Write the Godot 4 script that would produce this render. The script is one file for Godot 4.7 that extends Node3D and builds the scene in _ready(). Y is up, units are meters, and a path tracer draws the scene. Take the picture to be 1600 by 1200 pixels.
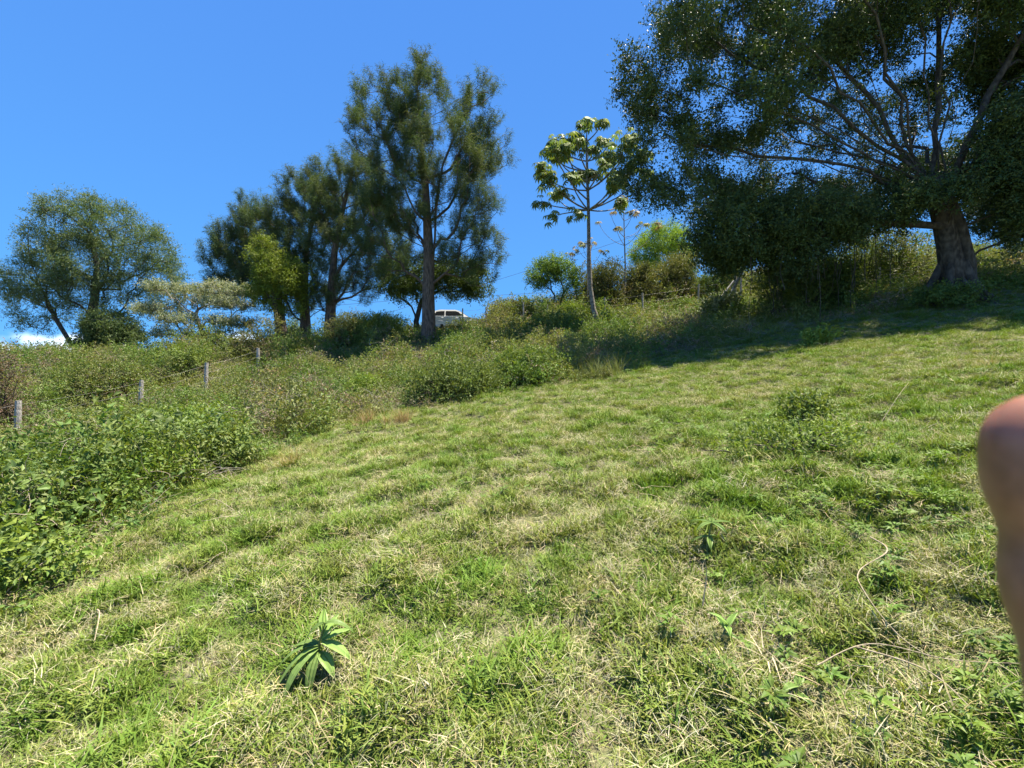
extends Node3D
# A steep pasture seen from its foot: tangled grass, a weedy slope, a wire fence and trees on the crest.
# X runs right, depth Z runs away from the viewer (world z = -Z), y is up, metres.

var rng := RandomNumberGenerator.new()
var na := FastNoiseLite.new()
var nb := FastNoiseLite.new()
var nc := FastNoiseLite.new()
var M := {}
var taken := {}

# ---------------------------------------------------------------- mesh helpers
class Shape:
	var v := PackedVector3Array()
	var n := PackedVector3Array()
	var c := PackedColorArray()
	var i := PackedInt32Array()

	func tri(a: Vector3, b: Vector3, d: Vector3, col: Color) -> void:
		v.push_back(a); v.push_back(b); v.push_back(d)
		c.push_back(col); c.push_back(col); c.push_back(col)

	func quad(a: Vector3, b: Vector3, d: Vector3, e: Vector3, col := Color.WHITE) -> void:
		tri(a, b, d, col); tri(a, d, e, col)

	# a leaf: a narrow folded kite with a midrib, four faces
	func leaf(at: Vector3, dir: Vector3, up: Vector3, l: float, w: float, col: Color, curl := 0.25, fold := 0.2, where := 0.42) -> void:
		var side := dir.cross(up).normalized()
		var nup := side.cross(dir).normalized()
		var m := at + dir * (l * where)
		var p1 := m + side * (w * 0.5) + nup * (w * fold)
		var p2 := m - side * (w * 0.5) + nup * (w * fold)
		var tip := at + dir * l - nup * (l * curl)
		tri(at, p1, m, col); tri(m, p1, tip, col)
		tri(at, m, p2, col); tri(m, tip, p2, col)

	func leaf2(at: Vector3, dir: Vector3, up: Vector3, l: float, w: float, col: Color, curl := 0.2) -> void:
		var side := dir.cross(up).normalized()
		var nup := side.cross(dir).normalized()
		var m := at + dir * (l * 0.45) + nup * (w * 0.2)
		var tip := at + dir * l - nup * (l * curl)
		tri(at, m + side * (w * 0.5), tip, col); tri(at, tip, m - side * (w * 0.5), col)

	# a grass blade that bends over
	func blade(at: Vector3, dir: Vector3, bend: Vector3, l: float, w: float, col: Color, segs := 3) -> void:
		var side := dir.cross(bend).normalized()
		var p := at
		var d := dir
		var a := p - side * (w * 0.5)
		var b := p + side * (w * 0.5)
		for k in segs:
			p += d * (l / segs)
			d = (d + bend * (0.9 / segs)).normalized()
			var ww := w * (1.0 - pow(float(k + 1) / segs, 1.6)) * 0.5
			if k == segs - 1:
				tri(a, b, p, col)
			else:
				var a2 := p - side * ww
				var b2 := p + side * ww
				tri(a, b, b2, col); tri(a, b2, a2, col)
				a = a2; b = b2

	# a round tube along points, smooth normals
	func tube(pts: PackedVector3Array, radii: PackedFloat32Array, sides := 6, cap := true) -> void:
		var first := v.size()
		var frame_x := Vector3.ZERO
		for k in pts.size():
			var d: Vector3 = (pts[mini(k + 1, pts.size() - 1)] - pts[maxi(k - 1, 0)]).normalized()
			if frame_x == Vector3.ZERO:
				frame_x = d.cross(Vector3(0.31, 0.2, 0.93)).normalized()
				if frame_x.length() < 0.1:
					frame_x = d.cross(Vector3.RIGHT).normalized()
			frame_x = (frame_x - d * frame_x.dot(d)).normalized()
			var fy := d.cross(frame_x)
			for s in sides:
				var a := TAU * s / sides
				var o := frame_x * cos(a) + fy * sin(a)
				v.push_back(pts[k] + o * radii[k]); n.push_back(o); c.push_back(Color.WHITE)
		for k in pts.size() - 1:
			for s in sides:
				var s2 := (s + 1) % sides
				var a := first + k * sides + s
				var b := first + k * sides + s2
				i.append_array([a, a + sides, b, b, a + sides, b + sides])
		if cap:
			for e in [0, pts.size() - 1]:
				var d: Vector3 = (pts[e] - pts[1 if e == 0 else e - 1]).normalized()
				var m := v.size()
				v.push_back(pts[e]); n.push_back(d); c.push_back(Color.WHITE)
				for s in sides:
					v.push_back(v[first + e * sides + s]); n.push_back(d); c.push_back(Color.WHITE)
				for s in sides:
					if e == 0: i.append_array([m, m + 1 + s, m + 1 + (s + 1) % sides])
					else: i.append_array([m, m + 1 + (s + 1) % sides, m + 1 + s])

	func mesh(mat: Material) -> ArrayMesh:
		var m := ArrayMesh.new()
		var a := []
		a.resize(Mesh.ARRAY_MAX)
		a[Mesh.ARRAY_VERTEX] = v
		if n.size() == v.size(): a[Mesh.ARRAY_NORMAL] = n
		if c.size() == v.size(): a[Mesh.ARRAY_COLOR] = c
		if i.size(): a[Mesh.ARRAY_INDEX] = i
		m.add_surface_from_arrays(Mesh.PRIMITIVE_TRIANGLES, a)
		m.surface_set_material(0, mat)
		return m

func rv() -> Vector3:
	var z := rng.randf_range(-1.0, 1.0)
	var a := rng.randf() * TAU
	var r := sqrt(1.0 - z * z)
	return Vector3(r * cos(a), z, r * sin(a))

func vary(c: Color, k: float) -> Color:
	var g := 1.0 + rng.randf_range(-k, k)
	var w := rng.randf_range(-k, k) * 0.35
	return Color(c.r * g * (1.0 + w), c.g * g, c.b * g * (1.0 - w))

func numbered(called: String) -> String:
	taken[called] = taken.get(called, -1) + 1
	return called if taken[called] == 0 else "%s_%03d" % [called, taken[called]]

func thing(called: String, label: String, category: String, at: Vector3, group := "") -> Node3D:
	var o := Node3D.new()
	o.name = numbered(called)
	add_child(o, true)
	o.position = at
	tag(o, label, category, group)
	return o

func tag(o: Node, label: String, category: String, group := "", kind := "") -> void:
	o.set_meta("label", label)
	o.set_meta("category", category)
	if group: o.set_meta("group", group)
	if kind: o.set_meta("kind", kind)

func part(called: String, m: Mesh, parent: Node) -> MeshInstance3D:
	var o := MeshInstance3D.new()
	o.name = called if parent != self else numbered(called)
	o.mesh = m
	parent.add_child(o, true)
	return o

func scatter(called: String, m: Mesh, at: Array, tints: PackedColorArray, parent: Node, stuff := true) -> MultiMeshInstance3D:
	var mm := MultiMesh.new()
	mm.transform_format = MultiMesh.TRANSFORM_3D
	mm.use_colors = true
	mm.mesh = m
	mm.instance_count = at.size()
	for k in at.size():
		mm.set_instance_transform(k, at[k])
		mm.set_instance_color(k, tints[k])
	var o := MultiMeshInstance3D.new()
	o.name = called if parent != self else numbered(called)
	o.multimesh = mm
	if stuff: o.set_meta("kind", "stuff")
	parent.add_child(o, true)
	return o

func upright(axis: Vector3, s: float) -> Basis:
	var x := axis.cross(rv()).normalized()
	if x.length() < 0.1: x = Vector3.RIGHT
	var z := x.cross(axis).normalized()
	return Basis(x * s, axis.normalized() * s, z * s)

# ---------------------------------------------------------------- the lie of the land
func gh(x: float, z: float) -> float:
	var ze := z if z < 29.0 else 29.0 + 3.0 * (1.0 - exp(-(z - 29.0) / 3.0))
	if ze < -40.0: ze = -40.0 + (ze + 40.0) * 0.1
	var xe := x if x > -15.0 else -15.0 + (x + 15.0) * 0.08
	if xe > 30.0: xe = 30.0 + (xe - 30.0) * 0.2
	var t := (ze - 18.0) / 2.0
	var h := 0.13 * xe + 0.10 * ze + 0.2 * 2.0 * (log(1.0 + exp(t)) if t < 30.0 else t)
	var dx := x - 17.5
	var dz := z - 18.5
	h += 0.9 * exp(-(dx * dx / 60.0 + dz * dz / 14.0))
	if x > -14.0: h += 0.35 * smoothstep(31.3, 33.0, z) * (1.0 - smoothstep(38.0, 42.0, z)) * smoothstep(-14.0, -11.0, x)
	if x < -17.0: h -= 1.1 * smoothstep(-17.0, -26.0, x) * smoothstep(26.0, 34.0, z)
	if z > 46.0: h -= minf((z - 46.0) * 0.10, 26.0)
	if x < -55.0: h -= minf((-55.0 - x) * 0.10, 20.0)
	var near := clampf(1.0 - (absf(x) + absf(z) - 90.0) / 60.0, 0.0, 1.0)
	h += near * (na.get_noise_2d(x, z) * 0.16 + nb.get_noise_2d(x * 1.7, z * 1.7) * 0.075)
	return h

func P(x: float, z: float, up := 0.0) -> Vector3:
	return Vector3(x, gh(x, z) + up, -z)

var field := PackedVector2Array([Vector2(-3.4, -4), Vector2(-3.7, 3.0), Vector2(-4.0, 4.9), Vector2(-4.4, 6.4), Vector2(-4.5, 9.6), Vector2(-4.4, 11.4), Vector2(-2.8, 12.2), Vector2(0.9, 12.7), Vector2(2.5, 13.2), Vector2(4.3, 15.4), Vector2(5.2, 16.8), Vector2(8.7, 16.9), Vector2(12, 17.0), Vector2(16, 16.6), Vector2(22, 16.0), Vector2(40, 14), Vector2(40, -4)])

func out_of_field(x: float, z: float) -> float:
	# metres beyond the pasture's edge, negative inside it
	var p := Vector2(x, z)
	var d := 1e9
	for k in field.size() - 2:
		d = minf(d, p.distance_to(Geometry2D.get_closest_point_to_segment(p, field[k], field[k + 1])))
	return -d if Geometry2D.is_point_in_polygon(p, field) else d

# ---------------------------------------------------------------- materials
func plain(col: Color, rough := 0.8, metal := 0.0) -> StandardMaterial3D:
	var m := StandardMaterial3D.new()
	m.albedo_color = col.linear_to_srgb()
	m.roughness = rough
	m.metallic = metal
	return m

func leafy(rough: float, back: float, spec := 0.3) -> StandardMaterial3D:
	var m := StandardMaterial3D.new()
	m.vertex_color_use_as_albedo = true
	m.roughness = rough
	m.cull_mode = BaseMaterial3D.CULL_DISABLED
	m.backlight_enabled = true
	m.backlight = Color(back, back, back * 0.6)
	m.metallic_specular = spec
	return m

func noise_picture(freq: float, seed_: int, stops: Array, size := 512, stretch := 1.0) -> ImageTexture:
	# stops: linear colours from low to high
	var f := FastNoiseLite.new()
	f.seed = seed_
	f.frequency = freq
	f.fractal_octaves = 5
	var im := f.get_seamless_image(size, size)
	var g := Gradient.new()
	g.offsets = PackedFloat32Array()
	g.colors = PackedColorArray()
	for k in stops.size():
		g.add_point(float(k) / (stops.size() - 1), stops[k].linear_to_srgb())
	var o := Image.create(size, size, true, Image.FORMAT_RGB8)
	for y in size:
		for x in size:
			o.set_pixel(x, y, g.sample(clampf((im.get_pixel(x, int(y / stretch) % size).r - 0.2) / 0.6, 0.0, 1.0)))
	return ImageTexture.create_from_image(o)

func relief(freq: float, seed_: int, size := 256, stretch := 1.0) -> ImageTexture:
	var f := FastNoiseLite.new()
	f.seed = seed_
	f.frequency = freq
	f.fractal_octaves = 4
	var im := f.get_seamless_image(size, size)
	var o := Image.create(size, size, false, Image.FORMAT_L8)
	for y in size:
		for x in size:
			o.set_pixel(x, y, im.get_pixel(x, int(y / stretch) % size))
	o.bump_map_to_normal_map(4.0)
	return ImageTexture.create_from_image(o)

func textured(tex: Texture2D, scale: Vector3, rough: float, bump: Texture2D = null, depth := 1.0) -> StandardMaterial3D:
	var m := StandardMaterial3D.new()
	m.albedo_texture = tex
	m.uv1_triplanar = true
	m.uv1_world_triplanar = true
	m.uv1_scale = scale
	m.roughness = rough
	if bump:
		m.normal_enabled = true
		m.normal_texture = bump
		m.normal_scale = depth
	return m

func make_materials() -> void:
	M.leaf = leafy(0.5, 0.85, 0.35)
	M.gloss = leafy(0.45, 0.6, 0.32)
	M.needle = leafy(0.7, 0.8, 0.25)
	M.grass = leafy(0.6, 0.75, 0.25)
	M.straw = leafy(0.75, 0.3)
	M.twig = leafy(0.85, 0.0)
	var bump := relief(0.03, 5, 256, 1.0)
	M.soil = textured(noise_picture(0.02, 3, [Color(0.07, 0.06, 0.032), Color(0.12, 0.11, 0.055), Color(0.11, 0.13, 0.045), Color(0.19, 0.175, 0.10)]), Vector3(0.35, 0.35, 0.35), 0.95, bump, 0.8)
	M.bark = textured(noise_picture(0.02, 7, [Color(0.045, 0.034, 0.026), Color(0.11, 0.082, 0.06), Color(0.17, 0.13, 0.10)], 256), Vector3(1.6, 0.35, 1.6), 0.9, bump, 1.2)
	M.dark_bark = textured(noise_picture(0.02, 8, [Color(0.025, 0.021, 0.016), Color(0.06, 0.052, 0.04), Color(0.11, 0.098, 0.078)], 256), Vector3(1.2, 0.5, 1.2), 0.9, bump, 1.0)
	M.pale_bark = textured(noise_picture(0.02, 9, [Color(0.10, 0.085, 0.07), Color(0.20, 0.18, 0.15), Color(0.33, 0.31, 0.27)], 256), Vector3(1.5, 1.0, 1.5), 0.85, bump, 0.6)
	M.old_wood = textured(noise_picture(0.02, 10, [Color(0.17, 0.155, 0.13), Color(0.33, 0.31, 0.275), Color(0.46, 0.44, 0.40)], 256), Vector3(4, 0.8, 4), 0.9, bump, 0.8)
	M.dry_stalk = textured(noise_picture(0.03, 11, [Color(0.20, 0.16, 0.10), Color(0.34, 0.28, 0.18), Color(0.44, 0.38, 0.26)], 128), Vector3(9, 9, 9), 0.85)
	M.wire = plain(Color(0.26, 0.25, 0.23), 0.55, 0.6)
	M.cable = plain(Color(0.03, 0.03, 0.035), 0.6)

# ---------------------------------------------------------------- foliage pieces
func spray(n: int, reach: float, l: float, w: float, col: Color, four := false, droop := 0.15, k := 0.25) -> Shape:
	# leaves set along a few short shoots that leave one point
	var s := Shape.new()
	var shoots := maxi(2, n / 7)
	for q in shoots:
		var d := (rv() + Vector3(0, 0.75, 0)).normalized()
		var p := Vector3.ZERO
		var per := n / shoots
		for j in per:
			p += d * (reach / per)
			d = (d + rv() * 0.22 + Vector3(0, -droop * 0.3, 0)).normalized()
			var ld := (d * 0.5 + rv() + Vector3(0, -droop, 0)).normalized()
			var up := (Vector3.UP + rv() * 0.6).normalized()
			var ll := l * rng.randf_range(0.65, 1.15)
			if four: s.leaf(p, ld, up, ll, w * ll / l, vary(col, k), rng.randf_range(0.05, 0.4))
			else: s.leaf2(p, ld, up, ll, w * ll / l, vary(col, k), rng.randf_range(0.0, 0.35))
	return s

func plume(n: int, reach: float, l: float, w: float, col: Color) -> Shape:
	# drooping needle-like branchlets round an upright shoot
	var s := Shape.new()
	for j in n:
		var t := rng.randf()
		var p := Vector3(rng.randf_range(-0.05, 0.05), t * reach, rng.randf_range(-0.05, 0.05)) + rv() * 0.06
		var d := (rv() * Vector3(1, 0.5, 1) + Vector3(0, 0.75 - 0.5 * rng.randf(), 0)).normalized()
		var side := d.cross(rv()).normalized() * w * 0.5
		var ll := l * rng.randf_range(0.6, 1.2)
		var mid := p + d * ll * 0.5
		var tip := mid + (d + Vector3(0, -0.55, 0)).normalized() * ll * 0.5
		var cc := vary(col, 0.3)
		s.tri(p - side, p + side, mid, cc)
		s.tri(mid - side, mid + side, tip, cc)
	return s

func tuft(n: int, spread: float, l: float, w: float, lean: float, cols: Array, segs := 3, flat := 0.0) -> Shape:
	var s := Shape.new()
	for j in n:
		var a := rng.randf() * TAU
		var r := sqrt(rng.randf()) * spread
		var p := Vector3(cos(a) * r, -0.015, sin(a) * r)
		var b := rng.randf() * TAU
		var out := Vector3(cos(b), 0, sin(b))
		var d := (Vector3.UP * (1.0 - flat) + out * rng.randf_range(0.1, lean)).normalized()
		var bend := (out * 0.8 + Vector3(0, -rng.randf_range(0.3, 1.1), 0)).normalized()
		var ll := l * rng.randf_range(0.45, 1.2)
		s.blade(p + Vector3(0, flat * l * 0.5 * rng.randf(), 0), d, bend, ll, w * rng.randf_range(0.7, 1.3), vary(cols[rng.randi() % cols.size()], 0.22), segs)
	return s

# ---------------------------------------------------------------- trees
# lobes: [x, y, z(depth, away), rx, ry, rz, share] relative to the base
func in_lobes(lobes: Array, n: int, shell := 0.5) -> PackedVector3Array:
	var total := 0.0
	var wts := []
	for l in lobes:
		var w: float = pow(l[3] * l[4] * l[5], 0.75) * (l[6] if l.size() > 6 else 1.0)
		total += w
		wts.append(w)
	var out := PackedVector3Array()
	for q in lobes.size():
		var l = lobes[q]
		for k in int(ceil(n * wts[q] / total)):
			var d := rv() * lerpf(pow(rng.randf(), 0.333), 1.0, shell * rng.randf())
			out.push_back(Vector3(l[0] + d.x * l[3], l[1] + d.y * l[4], -(l[2] + d.z * l[5])))
	return out

func grow(seeds: Array, targets: PackedVector3Array, step: float, straight: float, lift: float) -> Dictionary:
	# joins every target to the nearest wood, nearest ones first; long detours cost extra
	var p := PackedVector3Array()
	var parent := PackedInt32Array()
	var far := PackedFloat32Array()
	for path in seeds:
		var last := -1
		for k in path.size():
			var q: Vector3 = path[k]
			if k == 0 and p.size():
				var best := 0
				for j in p.size():
					if p[j].distance_squared_to(q) < p[best].distance_squared_to(q): best = j
				last = best
				if p[best].distance_to(q) < 0.05: continue
			p.push_back(q)
			parent.push_back(last)
			far.push_back(0.0 if last < 0 else far[last] + q.distance_to(p[last]))
			last = p.size() - 1
	var order := []
	for q in targets:
		var d := 1e9
		for j in range(0, p.size(), 1): d = minf(d, p[j].distance_squared_to(q))
		order.append([d, q])
	order.sort_custom(func(a, b): return a[0] < b[0])
	var tips := PackedInt32Array()
	for o in order:
		var q: Vector3 = o[1]
		var best := 0
		var cost := 1e9
		for j in p.size():
			var c := p[j].distance_to(q)
			if c < cost:
				c += far[j] * straight
				if p[j].y > q.y: c += (p[j].y - q.y) * 0.6
				if c < cost:
					cost = c
					best = j
		var a := p[best]
		var n := maxi(1, int(a.distance_to(q) / step))
		var last := best
		var go := (p[best] - p[parent[best]]).normalized() if parent[best] >= 0 else Vector3.UP
		var len_ := a.distance_to(q)
		var ctrl := a + (go * 0.6 + (q - a).normalized() * 0.4) * len_ * 0.4 + Vector3(0, lift * len_, 0)
		for k in n:
			var t := float(k + 1) / n
			var w := a.lerp(ctrl, t).lerp(ctrl.lerp(q, t), t)
			if k < n - 1: w += rv() * step * 0.10
			p.push_back(w)
			parent.push_back(last)
			far.push_back(far[last] + w.distance_to(p[last]))
			last = p.size() - 1
		tips.push_back(last)
	return {"p": p, "parent": parent, "tips": tips, "seeded": seeds[0].size()}

func wood(g: Dictionary, base_r: float, tip_r: float, power := 2.3, flare := 0.5) -> Shape:
	var p: PackedVector3Array = g.p
	var parent: PackedInt32Array = g.parent
	var load_ := PackedFloat32Array()
	load_.resize(p.size())
	var kids := []
	kids.resize(p.size())
	for k in p.size(): kids[k] = []
	for k in range(p.size() - 1, -1, -1):
		if parent[k] >= 0: kids[parent[k]].append(k)
	var order := range(p.size() - 1, -1, -1)
	for k in order:
		if load_[k] == 0.0: load_[k] = 1.0
		if parent[k] >= 0: load_[parent[k]] += load_[k]
	var r := PackedFloat32Array()
	r.resize(p.size())
	for k in p.size():
		# tip radius at one load, base radius at the full load
		var e := log(base_r / tip_r) / log(maxf(load_[0], 2.0))
		r[k] = tip_r * pow(load_[k], e)
	g["r"] = r
	var s := Shape.new()
	var started := [0]
	while started.size():
		var k: int = started.pop_back()
		var pts := PackedVector3Array()
		var rad := PackedFloat32Array()
		if parent[k] >= 0:
			pts.push_back(p[parent[k]])
			rad.push_back(minf(r[k] * 1.15, r[parent[k]] * 0.9))
		while true:
			pts.push_back(p[k])
			rad.push_back(r[k])
			var big := -1
			for c in kids[k]:
				if big < 0 or load_[c] > load_[big]: big = c
			for c in kids[k]:
				if c != big: started.append(c)
			if big < 0: break
			k = big
		if pts.size() < 2: continue
		if flare > 0.0 and pts[0] == p[0] and parent[0] < 0 and rad[0] == r[0]:
			rad[0] *= 1.0 + flare
			if rad.size() > 2: rad[1] *= 1.0 + flare * 0.3
		s.tube(pts, rad, 12 if rad[0] > 0.2 else 8 if rad[0] > 0.06 else 4, false)
	return s

func clothe(g: Dictionary, per: int, jitter: float, lo: float, hi: float, tints: Array, bias: Vector3, thin: float, along := 0.35) -> Array:
	# [transforms, colours] of leaf sprays on the thin wood
	var p: PackedVector3Array = g.p
	var parent: PackedInt32Array = g.parent
	var r: PackedFloat32Array = g.r
	var where := []
	var tint := PackedColorArray()
	var is_tip := {}
	for t in g.tips: is_tip[t] = true
	for k in p.size():
		if parent[k] < 0 or r[k] > thin: continue
		var n := per if is_tip.has(k) else (1 if rng.randf() < along else 0)
		var d := (p[k] - p[parent[k]]).normalized()
		for q in n:
			var ax := (d * 0.7 + rv() * 0.7 + bias).normalized()
			where.append(Transform3D(upright(ax, rng.randf_range(lo, hi)), p[k] + rv() * jitter * rng.randf()))
			tint.push_back(vary(tints[rng.randi() % tints.size()], 0.18))
	return [where, tint]

# opt: seeds (extra limbs), n, step, r, tip, spray, per, jitter, lo, hi, tints, bias, thin, bark, lift, straight
func tree(called: String, label: String, x: float, z: float, trunk: Array, lobes: Array, opt: Dictionary, group := "", cat := "tree") -> Node3D:
	var o := thing(called, label, cat, P(x, z, -0.08), group)
	var seeds: Array = [trunk] + opt.get("seeds", [])
	var g := grow(seeds, in_lobes(lobes, opt.n, opt.get("shell", 0.5)), opt.get("step", 0.6), opt.get("straight", 0.25), opt.get("lift", 0.05))
	var s := wood(g, opt.r, opt.get("tip", 0.015), 2.3, opt.get("flare", 0.5))
	part("trunk", s.mesh(opt.bark), o)
	var c := clothe(g, opt.per, opt.jitter, opt.lo, opt.hi, opt.tints, opt.get("bias", Vector3.ZERO), opt.get("thin", 0.05), opt.get("along", 0.35))
	scatter(opt.get("leaf_part", "crown"), opt.spray, c[0], c[1], o)
	return o

func bush(called: String, label: String, x: float, z: float, w: float, h: float, mesh: Mesh, n: int, lo: float, hi: float, tints: Array, lumps := 6, cat := "shrub", depth_ := 0.0, group := "") -> Node3D:
	# stems from the ground carry lumps of foliage
	var o := thing(called, label, cat, P(x, z), group)
	var dz := depth_ if depth_ > 0.0 else w * 0.45
	var lobes := []
	for k in lumps:
		var a := TAU * (k + rng.randf() * 0.7) / lumps
		var rr := sqrt(rng.randf()) * 0.6
		var lh := h * rng.randf_range(0.38, 0.78)
		lobes.append([cos(a) * w * 0.5 * rr, lh, sin(a) * dz * rr, w * rng.randf_range(0.2, 0.32), h * rng.randf_range(0.18, 0.3), dz * rng.randf_range(0.4, 0.6)])
		lobes.append([cos(a) * w * 0.5 * rr * 1.2, h * 0.22, sin(a) * dz * rr * 1.2, w * 0.26, h * 0.22, dz * 0.5])
	var pts := in_lobes(lobes, n, 0.6)
	for k in pts.size():
		var floor_ := gh(x + pts[k].x, z - pts[k].z) - o.position.y
		pts[k].y += clampf(floor_, -h * 0.6, h * 0.6)
		if pts[k].y < floor_ + 0.05: pts[k].y = floor_ + 0.05 + rng.randf() * 0.2 * h
	var stems := Shape.new()
	var where := []
	var tint := PackedColorArray()
	for k in pts.size():
		if k % 9 == 0:
			var q := pts[k]
			var root := Vector3(q.x * 0.35, 0, q.z * 0.35)
			root.y = gh(x + root.x, z - root.z) - o.position.y - 0.05
			var mid := root.lerp(q, 0.55) + Vector3(0, h * 0.12, 0) + rv() * 0.05
			stems.tube(PackedVector3Array([root, mid, q]), PackedFloat32Array([0.014 + 0.008 * h, 0.010 + 0.004 * h, 0.004]), 4, false)
		var ax := (Vector3(pts[k].x / w, 0.9, pts[k].z / w) + rv() * 0.6).normalized()
		where.append(Transform3D(upright(ax, rng.randf_range(lo, hi)), pts[k]))
		tint.push_back(vary(tints[rng.randi() % tints.size()], 0.2))
	part("stems", stems.mesh(M.dark_bark), o)
	scatter("foliage", mesh, where, tint, o)
	return o

func _ready() -> void:
	rng.seed = 20240611
	na.seed = 4; na.frequency = 0.11; na.fractal_octaves = 2
	nb.seed = 9; nb.frequency = 0.75; nb.fractal_octaves = 2
	nc.seed = 14; nc.frequency = 0.35; nc.fractal_octaves = 3
	set_view()
	make_materials()
	make_pieces()
	make_ground()
	make_grass()
	make_undergrowth()
	make_trees()
	make_ficus()
	make_shrubs()
	make_fences()
	make_car()
	make_small_plants()
	make_hand()

func set_view() -> void:
	var cam := Camera3D.new()
	cam.name = "camera"
	add_child(cam)
	cam.position = Vector3(0, gh(0, 0) + 1.6, 0)
	var look := CameraAttributesPhysical.new()     # a phone's wide lens: everything sharp but what touches it
	look.frustum_focal_length = 14.3
	look.frustum_near = 0.01
	look.frustum_far = 4000.0
	look.frustum_focus_distance = 12.0
	look.exposure_aperture = 14.0
	cam.attributes = look
	cam.current = true
	var env := Environment.new()
	env.background_mode = Environment.BG_SKY
	env.tonemap_mode = Environment.TONE_MAPPER_LINEAR
	env.tonemap_exposure = 2.95
	env.sdfgi_enabled = true
	env.ssao_enabled = true
	env.ssil_enabled = true
	var sm := ProceduralSkyMaterial.new()
	sm.sky_top_color = Color(0.033, 0.105, 0.305).linear_to_srgb()
	sm.sky_horizon_color = Color(0.060, 0.205, 0.42).linear_to_srgb()
	sm.sky_curve = 0.22
	sm.ground_bottom_color = Color(0.07, 0.08, 0.04).linear_to_srgb()
	sm.ground_horizon_color = Color(0.10, 0.16, 0.16).linear_to_srgb()
	sm.sun_angle_max = 8.0
	sm.sky_cover = clouds()
	var sky := Sky.new()
	sky.sky_material = sm
	env.sky = sky
	var we := WorldEnvironment.new()
	we.name = "environment"
	we.environment = env
	add_child(we)
	var sun := DirectionalLight3D.new()
	sun.name = "sun"
	sun.light_energy = 1.55
	sun.light_color = Color(1.0, 0.955, 0.88)
	sun.light_angular_distance = 0.53
	sun.shadow_enabled = true
	add_child(sun)
	var to_sun := Vector3(0.30, 0.93, -0.07).normalized()
	sun.look_at_from_position(to_sun * 60.0, Vector3.ZERO)

func clouds() -> ImageTexture:
	# fair-weather cumulus low round the whole horizon
	var w := 2048
	var hh := 1024
	var im := Image.create(w, hh, false, Image.FORMAT_RGBAF)
	var f := FastNoiseLite.new()
	f.seed = 31; f.frequency = 0.035; f.fractal_octaves = 5
	var g := FastNoiseLite.new()
	g.seed = 77; g.frequency = 0.006; g.fractal_octaves = 2
	for y in range(hh / 2 - 48, hh / 2):
		var el := (hh / 2 - y - 0.5) / float(hh) * 180.0
		for x in w:
			var a := TAU * x / w
			var q := Vector3(cos(a), 0, sin(a)) * 326.0
			var top := 3.6 + 6.0 * g.get_noise_3dv(q * 1.4) + 1.6 * f.get_noise_3d(q.x, 0, q.z)
			var d := f.get_noise_3d(q.x * 0.8, el * 14.0, q.z * 0.8)
			var dens := clampf((top - el) * 0.9 + d * 1.6, 0.0, 1.0)
			if dens > 0.0:
				var b := 0.42 + 0.16 * d
				im.set_pixel(x, y, Color(b, b * 0.9, b * 0.62, dens))
	return ImageTexture.create_from_image(im)

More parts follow.
